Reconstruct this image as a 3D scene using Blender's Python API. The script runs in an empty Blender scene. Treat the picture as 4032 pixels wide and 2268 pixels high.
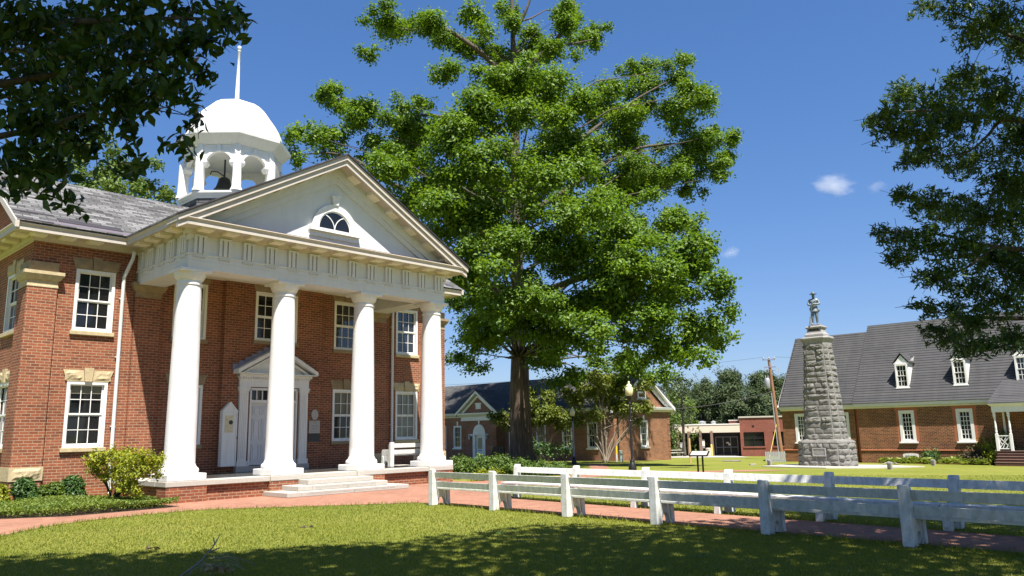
import bpy, bmesh, math, random
import numpy as np
from mathutils import Vector, Matrix, noise

R = math.radians
scene = bpy.context.scene
COL = scene.collection

# ------------------------------------------------------------------ camera
cam_d = bpy.data.cameras.new("camera")
cam_d.sensor_width = 36.0
cam_d.lens = 27.5
cam_d.clip_start = 0.05
cam_d.clip_end = 6000.0
cam = bpy.data.objects.new("camera", cam_d)
COL.objects.link(cam)
_p, _r = R(10.45), R(1.07)
_f = Vector((0, math.cos(_p), math.sin(_p)))
_r0 = Vector((1, 0, 0)); _u0 = _r0.cross(_f)
_rt = _r0 * math.cos(_r) - _u0 * math.sin(_r)
_up = _u0 * math.cos(_r) + _r0 * math.sin(_r)
cam.matrix_world = Matrix(((_rt.x, _up.x, -_f.x, 0), (_rt.y, _up.y, -_f.y, 0), (_rt.z, _up.z, -_f.z, 1.8), (0, 0, 0, 1)))
scene.camera = cam
scene.cycles.volume_bounces = 3

# ------------------------------------------------------------------ sky and sun
SUN_TO = Vector((0.403, -1.029, 2.1)).normalized()
elev = math.asin(SUN_TO.z)
world = bpy.data.worlds.new("World"); scene.world = world
world.use_nodes = True
wn = world.node_tree; wn.nodes.clear()
sky = wn.nodes.new("ShaderNodeTexSky"); sky.sky_type = 'NISHITA'; sky.sun_disc = False
sky.sun_elevation = elev
sky.sun_rotation = math.atan2(SUN_TO.x, SUN_TO.y)
sky.altitude = 0.0; sky.air_density = 1.0; sky.dust_density = 0.5; sky.ozone_density = 1.0
bg = wn.nodes.new("ShaderNodeBackground"); bg.inputs[1].default_value = 0.058
wo = wn.nodes.new("ShaderNodeOutputWorld")
hs = wn.nodes.new("ShaderNodeHueSaturation"); hs.inputs["Saturation"].default_value = 1.3; hs.inputs["Value"].default_value = 1.0
wn.links.new(sky.outputs[0], hs.inputs["Color"])
gm = wn.nodes.new("ShaderNodeGamma"); gm.inputs[1].default_value = .70; wn.links.new(hs.outputs[0], gm.inputs[0])
sm = wn.nodes.new("ShaderNodeMix"); sm.data_type = 'RGBA'; sm.blend_type = 'MULTIPLY'; sm.inputs[0].default_value = 1.0
sm.inputs[7].default_value = (1.05, 1.25, 1.74, 1); wn.links.new(gm.outputs[0], sm.inputs[6]); wn.links.new(sm.outputs[2], bg.inputs[0])
wn.links.new(bg.outputs[0], wo.inputs[0])

sun_d = bpy.data.lights.new("sun", 'SUN'); sun_d.energy = 5.0; sun_d.angle = R(0.53)
sun_d.color = (1.0, 0.945, 0.86)
sun = bpy.data.objects.new("sun", sun_d); COL.objects.link(sun)
sun.rotation_euler = (-SUN_TO).to_track_quat('-Z', 'Y').to_euler()
sun.location = (10, -20, 40)

vs = scene.view_settings
vs.view_transform = 'Standard'; vs.look = 'None'; vs.exposure = 1.27; vs.gamma = 1.0
vs.use_curve_mapping = False

# ------------------------------------------------------------------ terrain and frames
def sp(t, k=.35):
    return math.log1p(math.exp(min(60, t * k))) / k
def ground(x, y):
    s = min(1, max(0, (y - 15) / 20.)); s = s * s * (3 - 2 * s)
    yy = min(y, 140)
    return -(.017 * sp(yy - 32) + .02 * sp(min(x, 90) - 5) * s)

AZ = R(43.45)
CH_O = Vector((-9.799, 22.491, 0)); CH_ROT = R(46.55)     # courthouse frame: x along its front, y into its depth
UX = Vector((math.sin(AZ), math.cos(AZ), 0)); VX = Vector((-math.cos(AZ), math.sin(AZ), 0))
def chw(a, b, z=0.0):
    return CH_O + UX * a + VX * b + Vector((0, 0, z))

# ------------------------------------------------------------------ mesh helpers
class MB:
    """collects shapes, then links them as ONE mesh object"""
    def __init__(self, T=None):
        self.v = []; self.f = []; self.T = T
    def pts(self, ps):
        n = len(self.v)
        if self.T: ps = [self.T(*p) for p in ps]
        self.v.extend([tuple(p) for p in ps]); return n
    def box(self, x0, x1, y0, y1, z0, z1):
        n = self.pts([(x0, y0, z0), (x1, y0, z0), (x1, y1, z0), (x0, y1, z0), (x0, y0, z1), (x1, y0, z1), (x1, y1, z1), (x0, y1, z1)])
        self.f += [tuple(n + i for i in q) for q in ((3, 2, 1, 0), (4, 5, 6, 7), (0, 1, 5, 4), (1, 2, 6, 5), (2, 3, 7, 6), (3, 0, 4, 7))]
        return self
    def hexa(self, p):
        n = self.pts(p)
        self.f += [tuple(n + i for i in q) for q in ((3, 2, 1, 0), (4, 5, 6, 7), (0, 1, 5, 4), (1, 2, 6, 5), (2, 3, 7, 6), (3, 0, 4, 7))]
        return self
    def quad(self, *p):
        n = self.pts(p); self.f.append(tuple(range(n, n + len(p)))); return self
    def prism(self, poly, a, b, axis='y'):
        m = {'y': lambda p, t: (p[0], t, p[1]), 'x': lambda p, t: (t, p[0], p[1]), 'z': lambda p, t: (p[0], p[1], t)}[axis]
        k = len(poly)
        n = self.pts([m(p, a) for p in poly] + [m(p, b) for p in poly])
        self.f.append(tuple(n + i for i in range(k))[::-1]); self.f.append(tuple(n + k + i for i in range(k)))
        for i in range(k):
            j = (i + 1) % k
            self.f.append((n + i, n + j, n + k + j, n + k + i))
        return self
    def lathe(self, prof, cx=0, cy=0, seg=24, rot=0.0, cap=True):
        rows = []
        for r, z in prof:
            rows.append(self.pts([(cx + r * math.cos(rot + 2 * math.pi * i / seg), cy + r * math.sin(rot + 2 * math.pi * i / seg), z) for i in range(seg)]))
        for a, b in zip(rows, rows[1:]):
            for i in range(seg):
                j = (i + 1) % seg
                self.f.append((a + i, a + j, b + j, b + i))
        if cap:
            self.f.append(tuple(rows[0] + i for i in range(seg))[::-1]); self.f.append(tuple(rows[-1] + i for i in range(seg)))
        return self
    def tube(self, pts, rad, seg=8, cap=True):
        P = [Vector(p) for p in pts]
        if not hasattr(rad, '__len__'): rad = [rad] * len(P)
        rows = []; ref = Vector((0.13, 0.31, 0.94))
        for i, p in enumerate(P):
            d = (P[min(i + 1, len(P) - 1)] - P[max(i - 1, 0)]).normalized()
            a = d.cross(ref)
            if a.length < .05: a = d.cross(Vector((1, 0, 0)))
            a.normalize(); b = d.cross(a)
            rows.append(self.pts([p + a * (rad[i] * math.cos(2 * math.pi * k / seg)) + b * (rad[i] * math.sin(2 * math.pi * k / seg)) for k in range(seg)]))
        for a, b in zip(rows, rows[1:]):
            for i in range(seg):
                j = (i + 1) % seg
                self.f.append((a + i, a + j, b + j, b + i))
        if cap:
            self.f.append(tuple(rows[0] + i for i in range(seg))[::-1]); self.f.append(tuple(rows[-1] + i for i in range(seg)))
        return self
    def molding(self, path, prof, closed=False):
        """sweep (outward offset, z) profile round a plan path with mitred corners; outward is to the right of travel"""
        n = len(path); P = [Vector(p) for p in path]; rows = []
        for i in range(n):
            d0 = (P[i] - P[i - 1]) if (closed or i > 0) else (P[1] - P[0])
            d1 = (P[(i + 1) % n] - P[i]) if (closed or i < n - 1) else d0
            d0 = d0.normalized(); d1 = d1.normalized()
            n0 = Vector((d0.y, -d0.x)); n1 = Vector((d1.y, -d1.x))
            m = (n0 + n1); m = m / max(.2, m.dot(n0)) if m.length > 1e-6 else n0
            rows.append(self.pts([(P[i].x + m.x * o, P[i].y + m.y * o, z) for o, z in prof]))
        k = len(prof)
        for i in range(n if closed else n - 1):
            a, b = rows[i], rows[(i + 1) % n]
            for j in range(k):
                j2 = (j + 1) % k
                self.f.append((a + j, b + j, b + j2, a + j2))
        if not closed:
            self.f.append(tuple(rows[0] + j for j in range(k))); self.f.append(tuple(rows[-1] + j for j in range(k))[::-1])
        return self
    def chevron(self, x0, x1, ze, za, d0, d1, y0, y1, axis='y'):
        xc = (x0 + x1) / 2
        for (a, za_, b, zb_) in ((x0, ze, xc, za), (xc, za, x1, ze)):
            self.prism([(a, za_ + d0), (b, zb_ + d0), (b, zb_ + d1), (a, za_ + d1)], y0, y1, axis)
        return self
    def build(self, name, mat, parent=None, smooth=None, bevel=0.0, recalc=True):
        me = bpy.data.meshes.new(name)
        me.from_pydata(self.v, [], self.f)
        bm = bmesh.new(); bm.from_mesh(me)
        if recalc: bmesh.ops.recalc_face_normals(bm, faces=bm.faces)
        uvl = bm.loops.layers.uv.new("UVMap"); Z = Vector((0, 0, 1))
        for f in bm.faces:
            nn = f.normal
            if abs(nn.z) > .985 or nn.length < .1:
                for l in f.loops: l[uvl].uv = (l.vert.co.x, l.vert.co.y)
            else:
                t = Z.cross(nn).normalized(); b = nn.cross(t)
                for l in f.loops: l[uvl].uv = (l.vert.co.dot(t), l.vert.co.dot(b))
            if smooth is not None: f.smooth = True
        bm.to_mesh(me); bm.free()
        if smooth is not None and smooth < 170:
            try: me.set_sharp_from_angle(angle=R(smooth))
            except Exception: pass
        o = bpy.data.objects.new(name, me); COL.objects.link(o)
        if mat: me.materials.append(mat)
        if parent: o.parent = parent
        if bevel:
            b = o.modifiers.new("bevel", 'BEVEL'); b.width = bevel; b.segments = 2; b.limit_method = 'ANGLE'; b.angle_limit = R(40)
        return o

def empty(name, loc=(0, 0, 0), rz=0.0, label=None, cat=None, group=None):
    o = bpy.data.objects.new(name, None); COL.objects.link(o)
    o.empty_display_size = .3
    o.location = loc; o.rotation_euler = (0, 0, rz)
    tag(o, label, cat, group); return o
def tag(o, label=None, cat=None, group=None, kind=None):
    if label: o["label"] = label
    if cat: o["category"] = cat
    if group: o["group"] = group
    if kind: o["kind"] = kind
    return o
def copy_tree(o, parent=None):
    c = o.copy(); COL.objects.link(c)
    if parent: c.parent = parent
    for ch in list(o.children): copy_tree(ch, c)
    return c
def text_on(name, body, size, mat, origin, ax, nrm, parent, extrude=.002, align='CENTER', width=None):
    """flat lettering laid on a plane: origin, reading direction ax, outward normal nrm (parent coordinates)"""
    cu = bpy.data.curves.new(name, 'FONT'); cu.body = body; cu.size = size; cu.extrude = extrude
    cu.align_x = align; cu.align_y = 'CENTER'; cu.resolution_u = 2
    t = bpy.data.objects.new(name + "_curve", cu); COL.objects.link(t)
    dg = bpy.context.evaluated_depsgraph_get(); dg.update()
    me = bpy.data.meshes.new_from_object(t.evaluated_get(dg))
    bpy.data.objects.remove(t)
    a = Vector(ax).normalized(); n = Vector(nrm).normalized(); u = n.cross(a)
    sx = 1.0
    if width:
        xs = [v.co.x for v in me.vertices]; sx = width / max(1e-6, max(xs) - min(xs))
    for v in me.vertices: v.co = Vector(origin) + a * (v.co.x * sx) + u * v.co.y + n * v.co.z
    me.materials.clear(); me.materials.append(mat)
    o = bpy.data.objects.new(name, me); COL.objects.link(o)
    if parent: o.parent = parent
    return o

# ------------------------------------------------------------------ materials
def nodes(name):
    m = bpy.data.materials.new(name); m.use_nodes = True
    nt = m.node_tree; b = nt.nodes["Principled BSDF"]
    return m, nt, b
def ramp(nt, fac, stops):
    r = nt.nodes.new("ShaderNodeValToRGB"); e = r.color_ramp.elements
    while len(e) < len(stops): e.new(.5)
    for i, (p, c) in enumerate(stops): e[i].position = p; e[i].color = (*c, 1)
    nt.links.new(fac, r.inputs[0]); return r.outputs[0]
def noise_n(nt, scale, detail=4, rough=.6, vec=None, dist=0.0):
    n = nt.nodes.new("ShaderNodeTexNoise"); n.inputs["Scale"].default_value = scale
    n.inputs["Detail"].default_value = detail; n.inputs["Roughness"].default_value = rough; n.inputs["Distortion"].default_value = dist
    if vec is None:
        tc = nt.nodes.new("ShaderNodeTexCoord"); vec = tc.outputs["Object"]
    nt.links.new(vec, n.inputs["Vector"]); return n
def mixc(nt, fac, a, b, mode='MIX'):
    m = nt.nodes.new("ShaderNodeMix"); m.data_type = 'RGBA'; m.blend_type = mode
    for i, s in ((0, fac), (6, a), (7, b)):
        if isinstance(s, (int, float)): m.inputs[i].default_value = s
        elif isinstance(s, tuple): m.inputs[i].default_value = (*s, 1)
        else: nt.links.new(s, m.inputs[i])
    return m.outputs[2]
def bump(nt, b, h, strength=.3, dist=.02):
    n = nt.nodes.new("ShaderNodeBump"); n.inputs["Strength"].default_value = strength; n.inputs["Distance"].default_value = dist
    nt.links.new(h, n.inputs["Height"]); nt.links.new(n.outputs[0], b.inputs["Normal"]); return n
def plain(name, col, rough=.6, var=.12, scale=6.0, bs=.15, metal=0.0, spec=.4):
    """paint or stone: base colour with soft dirt and weather"""
    m, nt, b = nodes(name)
    n = noise_n(nt, scale, 6, .65)
    lo = tuple(c * (1 - var) for c in col); hi = tuple(min(1, c * (1 + var * .6)) for c in col)
    c = ramp(nt, n.outputs[0], [(.25, lo), (.7, hi)])
    nt.links.new(c, b.inputs["Base Color"]); b.inputs["Roughness"].default_value = rough; b.inputs["Metallic"].default_value = metal
    b.inputs["Specular IOR Level"].default_value = spec
    if bs:
        n2 = noise_n(nt, scale * 9, 3, .6); bump(nt, b, n2.outputs[0], bs, .01)
    return m
def brick(name, c1, c2, mortar, bw=.245, rh=.087, ms=.0095, dark=.55, seed=0.0):
    m, nt, b = nodes(name)
    tc = nt.nodes.new("ShaderNodeTexCoord")
    br = nt.nodes.new("ShaderNodeTexBrick"); br.offset = .5
    br.inputs["Scale"].default_value = 1; br.inputs["Brick Width"].default_value = bw; br.inputs["Row Height"].default_value = rh
    br.inputs["Mortar Size"].default_value = ms; br.inputs["Mortar Smooth"].default_value = .25; br.inputs["Bias"].default_value = -.1
    br.inputs["Color1"].default_value = (*c1, 1); br.inputs["Color2"].default_value = (*c2, 1); br.inputs["Mortar"].default_value = (*mortar, 1)
    wob = noise_n(nt, 1.7, 3, .5, tc.outputs["UV"])
    nt.links.new(tc.outputs["UV"], br.inputs["Vector"])
    n1 = noise_n(nt, .55, 5, .6, tc.outputs["UV"]); n2 = noise_n(nt, 9, 3, .6, tc.outputs["UV"])
    c = mixc(nt, .75, br.outputs[0], ramp(nt, n1.outputs[0], [(.3, (dark, dark * .96, dark * .95)), (.72, (1.12, 1.1, 1.06))]), 'MULTIPLY')
    c = mixc(nt, .5, c, ramp(nt, n2.outputs[0], [(.3, (.72, .7, .7)), (.7, (1.15, 1.15, 1.15))]), 'MULTIPLY')
    nt.links.new(c, b.inputs["Base Color"]); b.inputs["Roughness"].default_value = .88; b.inputs["Specular IOR Level"].default_value = .2
    inv = nt.nodes.new("ShaderNodeMath"); inv.operation = 'SUBTRACT'; inv.inputs[0].default_value = 1
    nt.links.new(br.outputs["Fac"], inv.inputs[1]); bump(nt, b, inv.outputs[0], .5, .008)
    return m
def slate(name, c1, c2, bw=.34, rh=.17, gap=.012, streak=.6):
    m, nt, b = nodes(name)
    tc = nt.nodes.new("ShaderNodeTexCoord")
    br = nt.nodes.new("ShaderNodeTexBrick"); br.offset = .5
    br.inputs["Scale"].default_value = 1; br.inputs["Brick Width"].default_value = bw; br.inputs["Row Height"].default_value = rh
    br.inputs["Mortar Size"].default_value = gap; br.inputs["Mortar Smooth"].default_value = .1
    br.inputs["Color1"].default_value = (*c1, 1); br.inputs["Color2"].default_value = (*c2, 1)
    br.inputs["Mortar"].default_value = tuple(x * .18 for x in c1) + (1,)
    nt.links.new(tc.outputs["UV"], br.inputs["Vector"])
    mp = nt.nodes.new("ShaderNodeMapping"); mp.inputs["Scale"].default_value = (1.2, .25, 1); nt.links.new(tc.outputs["UV"], mp.inputs[0])
    n1 = noise_n(nt, 1.3, 6, .65, mp.outputs[0])
    c = mixc(nt, streak, br.outputs[0], ramp(nt, n1.outputs[0], [(.3, (.62, .62, .64)), (.7, (1.15, 1.14, 1.12))]), 'MULTIPLY')
    nt.links.new(c, b.inputs["Base Color"]); b.inputs["Roughness"].default_value = .9; b.inputs["Specular IOR Level"].default_value = .12
    # each course tilts: saw-tooth height
    sx = nt.nodes.new("ShaderNodeSeparateXYZ"); nt.links.new(tc.outputs["UV"], sx.inputs[0])
    md = nt.nodes.new("ShaderNodeMath"); md.operation = 'MODULO'; md.inputs[1].default_value = rh; nt.links.new(sx.outputs[1], md.inputs[0])
    bump(nt, b, md.outputs[0], .35, .12)
    return m
def leafmat(name, c1, c2, trans=.35, tcol=None, rough=.5, big=.35):
    m, nt, b = nodes(name)
    g = nt.nodes.new("ShaderNodeNewGeometry")
    n = noise_n(nt, big, 3, .5)
    c = ramp(nt, g.outputs["Random Per Island"], [(0, c1), (1, c2)])
    c = mixc(nt, .6, c, ramp(nt, n.outputs[0], [(.3, (.72, .8, .75)), (.7, (1.25, 1.15, .95))]), 'MULTIPLY')
    nt.links.new(c, b.inputs["Base Color"]); b.inputs["Roughness"].default_value = rough; b.inputs["Specular IOR Level"].default_value = .35
    tr = nt.nodes.new("ShaderNodeBsdfTranslucent")
    tc = mixc(nt, 1.0, c, tcol or (1.35, 1.3, .5), 'MULTIPLY'); nt.links.new(tc, tr.inputs[0])
    mx = nt.nodes.new("ShaderNodeMixShader"); mx.inputs[0].default_value = trans
    nt.links.new(b.outputs[0], mx.inputs[1]); nt.links.new(tr.outputs[0], mx.inputs[2])
    nt.links.new(mx.outputs[0], nt.nodes["Material Output"].inputs[0])
    return m
def bark(name, c1, c2, sc=3.0, bs=.8):
    m, nt, b = nodes(name)
    tc = nt.nodes.new("ShaderNodeTexCoord"); mp = nt.nodes.new("ShaderNodeMapping")
    mp.inputs["Scale"].default_value = (1, 1, .12); nt.links.new(tc.outputs["Object"], mp.inputs[0])
    n = noise_n(nt, sc * 2.2, 6, .65, mp.outputs[0], .4)
    nt.links.new(ramp(nt, n.outputs[0], [(.32, c1), (.68, c2)]), b.inputs["Base Color"])
    b.inputs["Roughness"].default_value = .92; b.inputs["Specular IOR Level"].default_value = .15
    bump(nt, b, n.outputs[0], bs, .08); return m
def glassy(name, col, rough=.06, spec=.6):
    """window glass over a dark room"""
    m, nt, b = nodes(name)
    n = noise_n(nt, 1.4, 2, .5)
    nt.links.new(ramp(nt, n.outputs[0], [(.3, tuple(c * .6 for c in col)), (.7, col)]), b.inputs["Base Color"])
    b.inputs["Roughness"].default_value = rough; b.inputs["Specular IOR Level"].default_value = spec
    n2 = noise_n(nt, 2.2, 2, .5); bump(nt, b, n2.outputs[0], .05, .05); return m

def weathered(name, col, dirt, rough=.55, amt=.35, sc=1.5, zs=.12, bs=.2):
    """old white paint: vertical rain streaks, chips and grime"""
    m, nt, b = nodes(name)
    tc = nt.nodes.new("ShaderNodeTexCoord"); mp = nt.nodes.new("ShaderNodeMapping"); mp.inputs["Scale"].default_value = (1, 1, zs); nt.links.new(tc.outputs["Object"], mp.inputs[0])
    n1 = noise_n(nt, sc * 5, 6, .7, mp.outputs[0]); n2 = noise_n(nt, sc, 5, .65); n3 = noise_n(nt, sc * 16, 4, .75)
    c = ramp(nt, n2.outputs[0], [(.3, tuple(x * .93 for x in col)), (.65, col)])
    c = mixc(nt, amt, c, ramp(nt, n1.outputs[0], [(.34, dirt), (.56, (1, 1, 1))]), 'MULTIPLY')
    c = mixc(nt, amt * .8, c, ramp(nt, n3.outputs[0], [(.27, dirt), (.36, (1, 1, 1))]), 'MULTIPLY')
    nt.links.new(c, b.inputs["Base Color"]); b.inputs["Roughness"].default_value = rough; b.inputs["Specular IOR Level"].default_value = .35
    bump(nt, b, n3.outputs[0], bs, .01); return m

M = {}
M['brick'] = brick("courthouse_brick", (.30, .098, .048), (.165, .058, .034), (.37, .27, .185), dark=.66)
M['brick_dark'] = brick("annex_brick", (.25, .10, .065), (.16, .065, .045), (.40, .31, .24), dark=.7)
M['brick_orange'] = brick("flemish_brick", (.24, .092, .042), (.10, .042, .028), (.42, .28, .17), dark=.6, ms=.012, bw=.27, rh=.10)
M['step_brick'] = plain('dark_step_brick', (.11, .05, .035), .9, .2, 6)
M['brick_plain'] = plain("rubbed_brick", (.38, .13, .06), .9, .15, 4)
M['brick_red'] = brick("modern_red_brick", (.22, .055, .038), (.15, .04, .03), (.30, .2, .16), dark=.75, bw=.24, rh=.085)
M['paver'] = brick("walk_paver", (.33, .17, .115), (.25, .12, .082), (.30, .19, .135), bw=.2, rh=.1, ms=.004, dark=.72)
M['white'] = weathered("white_paint", (.76, .75, .72), (.62, .60, .54), .5, .22)
M['white_col'] = weathered("white_stucco", (.72, .715, .70), (.66, .64, .60), .7, .30, .9, .35, .5)
M['bench'] = weathered("bench_paint", (.66, .66, .63), (.46, .46, .38), .55, .5, 2.4, .5, .3)
M['trim'] = weathered("weathered_white_trim", (.645, .65, .655), (.75, .73, .70), .6, .22, .8)
M['beige_trim'] = weathered("beige_cornice_paint", (.50, .455, .40), (.7, .66, .6), .6, .25, 1.0)
M['cream'] = plain("cream_soffit", (.72, .66, .54), .65, .1, 2, .1)
M['granite'] = plain("pale_granite", (.40, .375, .33), .7, .13, 14, .2)
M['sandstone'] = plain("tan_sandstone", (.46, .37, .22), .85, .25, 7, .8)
M['sand_dark'] = plain("dark_sandstone", (.27, .20, .115), .85, .25, 5, .6)  # darker tone for porch openings, upper lintels, friezes and most capitals
M['slate'] = slate("grey_slate", (.06, .06, .061), (.20, .20, .20), bw=.46, rh=.19)
M['shingle'] = slate("grey_shingle", (.072, .072, .076), (.085, .084, .085), bw=400.0, rh=.24, gap=.026, streak=.5)
M['shingle2'] = slate("charcoal_shingle", (.07, .068, .068), (.105, .103, .10), bw=.4, rh=.16, gap=.008)
M['felt'] = plain("bare_roof_felt", (.035, .03, .035), .6, .2, 3, .2)
M['blind'] = plain('drawn_blind', (.16, .15, .11), .8, .15, 3, 0)
M['lining'] = plain('dull_gutter_lining', (.12, .105, .12), .55, .2, 4, .1)
M['copper'] = plain("brown_copper_flashing", (.055, .03, .026), .45, .3, 3, .1, .3)
M['glass'] = glassy("dark_window_glass", (.012, .013, .014))
M['glass_sky'] = glassy("reflecting_window_glass", (.03, .035, .045), .03, .9)
M['glass_blind'] = glassy("blind_behind_glass", (.20, .21, .18), .12, .5)
M['grey_paint'] = plain("grey_door_paint", (.62, .62, .62), .5, .06, 2, .05)
M['dark_tile'] = plain("dark_porch_floor", (.05, .048, .046), .25, .25, 3, .05)
M['iron'] = plain("black_iron", (.018, .017, .018), .4, .3, 8, .1, .2)
M['post_grey'] = plain("lavender_grey_paint", (.22, .22, .29), .5, .12, 4, .05)
M['bronze'] = plain("statue_metal", (.17, .20, .215), .48, .22, 9, .2, .25)
M['stone_smooth'] = plain("smooth_grey_stone", (.27, .26, .245), .8, .18, 5, .35)
M['stone_rock'] = plain("rock_faced_granite", (.165, .158, .145), .9, .45, 5, .9)
M['mortar'] = plain("raised_mortar", (.36, .35, .325), .9, .15, 9, .3)
M['concrete'] = plain("pale_concrete", (.40, .375, .32), .85, .13, 2.2, .25)
M['concrete_beige'] = plain("beige_concrete", (.55, .47, .38), .85, .06, 1, .1)
M['engrave'] = plain("engraved_letter_grey", (.30, .285, .26), .8, .1, 20, 0)
M['black'] = plain("dark_opening", (.008, .008, .009), .5, .2, 2, 0)
M['yellow'] = plain("yellow_paint", (.70, .55, .13), .5, .1, 4, .05)
M['yellow_bright'] = plain("bright_yellow_sleeve", (.80, .58, .03), .5, .1, 4, .05)
M['pole_wood'] = plain("creosoted_pole", (.25, .13, .065), .85, .3, 3, .4)
M['wood_tan'] = plain("tan_wood", (.45, .31, .12), .8, .2, 5, .2)
M['grey_metal'] = plain("grey_metal", (.42, .43, .44), .4, .12, 4, .05, .4)
M['green_metal'] = plain("pale_green_metal", (.28, .36, .32), .5, .1, 4, .05)
M['wire'] = plain("dark_wire", (.03, .03, .032), .6, .1, 3, 0)
M['paper'] = plain("yellowed_paper", (.62, .56, .36), .6, .2, 9, 0)
M['ink'] = plain("dark_print", (.05, .048, .045), .6, .3, 14, 0)
M['globe'] = plain("cream_globe", (.66, .60, .36), .25, .1, 3, .02)
M['bark_oak'] = bark("brown_oak_bark", (.045, .032, .024), (.19, .135, .10), 2.2, 1.0)
M['bark_limb'] = bark("grey_limb_bark", (.04, .034, .028), (.14, .12, .095), 4, .5)
M['bark_pale'] = bark("pale_smooth_bark", (.17, .13, .095), (.36, .30, .23), 5, .3)
M['bark_dark'] = bark("dark_twig_bark", (.03, .024, .018), (.10, .085, .065), 6, .4)
M['twig'] = plain("bleached_twig", (.26, .235, .19), .8, .2, 12, .2)
M['leaf_oak'] = leafmat("oak_leaf", (.06, .130, .016), (.165, .265, .022), .42, None, .5, .30)
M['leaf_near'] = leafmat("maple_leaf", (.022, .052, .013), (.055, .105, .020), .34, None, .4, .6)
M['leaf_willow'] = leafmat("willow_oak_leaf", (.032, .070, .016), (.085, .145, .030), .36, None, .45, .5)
M['leaf_light'] = leafmat("light_green_leaf", (.08, .14, .03), (.14, .20, .045), .35, None, .5, .4)
M['leaf_pine'] = leafmat("pine_needles", (.032, .056, .022), (.085, .118, .045), .12, (1.1, 1.1, .8), .7, .25)
M['leaf_yellow'] = leafmat("yellow_green_leaf", (.14, .19, .018), (.34, .36, .02), .35, (1.2, 1.1, .5), .5, 1.2)
M['leaf_box'] = leafmat("boxwood_leaf", (.035, .085, .022), (.08, .15, .036), .2, None, .4, 2)
M['leaf_box2'] = leafmat("fresh_boxwood_leaf", (.05, .10, .012), (.13, .19, .025), .3, None, .45, 2)
M['leaf_cover'] = leafmat("ground_cover_leaf", (.09, .14, .02), (.19, .25, .045), .3, None, .5, 1.5)
M['leaf_hedge'] = leafmat("hedge_leaf", (.06, .115, .02), (.12, .19, .035), .3, None, .5, .9)
M['leaf_crape'] = leafmat("crape_leaf", (.09, .13, .02), (.19, .225, .04), .35, None, .5, .6)
M['leaf_hosta'] = leafmat("hosta_leaf", (.20, .27, .045), (.38, .42, .14), .3, (1.1, 1.1, .6), .5, 2)
M['leaf_plum'] = leafmat("plum_leaf", (.045, .035, .025), (.09, .075, .03), .2, None, .5, 2)
M['blade'] = leafmat("grass_blade", (.19, .235, .034), (.25, .272, .052), .5, (1.25, 1.15, .5), .6, .35)

m, nt, b = nodes("lawn"); M['lawn'] = m
n1 = noise_n(nt, .22, 6, .6); n2 = noise_n(nt, 3.0, 5, .7); n3 = noise_n(nt, 42, 3, .7)
c = ramp(nt, n1.outputs[0], [(.30, (.138, .165, .028)), (.5, (.176, .192, .036)), (.72, (.228, .220, .056))])
c = mixc(nt, .7, c, ramp(nt, n2.outputs[0], [(.3, (.80, .88, .80)), (.7, (1.2, 1.12, 1.1))]), 'MULTIPLY')
c = mixc(nt, .8, c, ramp(nt, n3.outputs[0], [(.3, (.74, .78, .7)), (.68, (1.16, 1.12, 1.1))]), 'MULTIPLY')
nt.links.new(c, b.inputs["Base Color"]); b.inputs["Roughness"].default_value = .9; b.inputs["Specular IOR Level"].default_value = .1
bump(nt, b, n3.outputs[0], .7, .05)

# ------------------------------------------------------------------ setting: ground and paving
def grid_sheet(name, mat, xs, ys, dz=0.0):
    v = [(x, y, ground(x, y) + dz) for y in ys for x in xs]; nx = len(xs)
    f = [(j * nx + i, j * nx + i + 1, (j + 1) * nx + i + 1, (j + 1) * nx + i) for j in range(len(ys) - 1) for i in range(nx - 1)]
    mb = MB(); mb.v = v; mb.f = f
    return mb.build(name, mat, recalc=False, smooth=180)
xs = sorted(set([-600, -400, -250, -150, -100, -80, -60] + list(range(-50, 61, 2)) + [70, 80, 100, 140, 200, 300, 450, 650]))
ys = sorted(set([-200, -100, -50, -20, -8] + list(range(0, 121, 2)) + [130, 140, 160, 200, 300, 450, 700, 1100, 1800]))
tag(grid_sheet("lawn", M['lawn'], xs, ys), "mown green lawn of the courthouse green, sloping gently away", "lawn", kind="structure")

def ribbon(name, pts_l, pts_r, mat, dz, label, n=12):
    """paving strip between two edges, following the ground"""
    mb = MB()
    def along(P, t):
        L = [0]
        for a, b_ in zip(P, P[1:]): L.append(L[-1] + math.dist(a, b_))
        s = t * L[-1]
        for i in range(len(P) - 1):
            if s <= L[i + 1] + 1e-9:
                k = (s - L[i]) / max(1e-9, L[i + 1] - L[i]); return (P[i][0] + (P[i + 1][0] - P[i][0]) * k, P[i][1] + (P[i + 1][1] - P[i][1]) * k)
        return P[-1]
    rows = []
    for i in range(n + 1):
        a, b_ = along(pts_l, i / n), along(pts_r, i / n); row = []
        for k in range(4):
            x = a[0] + (b_[0] - a[0]) * k / 3; y = a[1] + (b_[1] - a[1]) * k / 3
            row.append((x, y, ground(x, y) + dz))
        rows.append(mb.pts(row))
    for a, b_ in zip(rows, rows[1:]):
        for k in range(3): mb.f.append((a + k, a + k + 1, b_ + k + 1, b_ + k))
    return tag(mb.build(name, mat), label, "paving", kind="structure")
def xy(a, b): p = chw(a, b); return (p.x, p.y)

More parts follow.
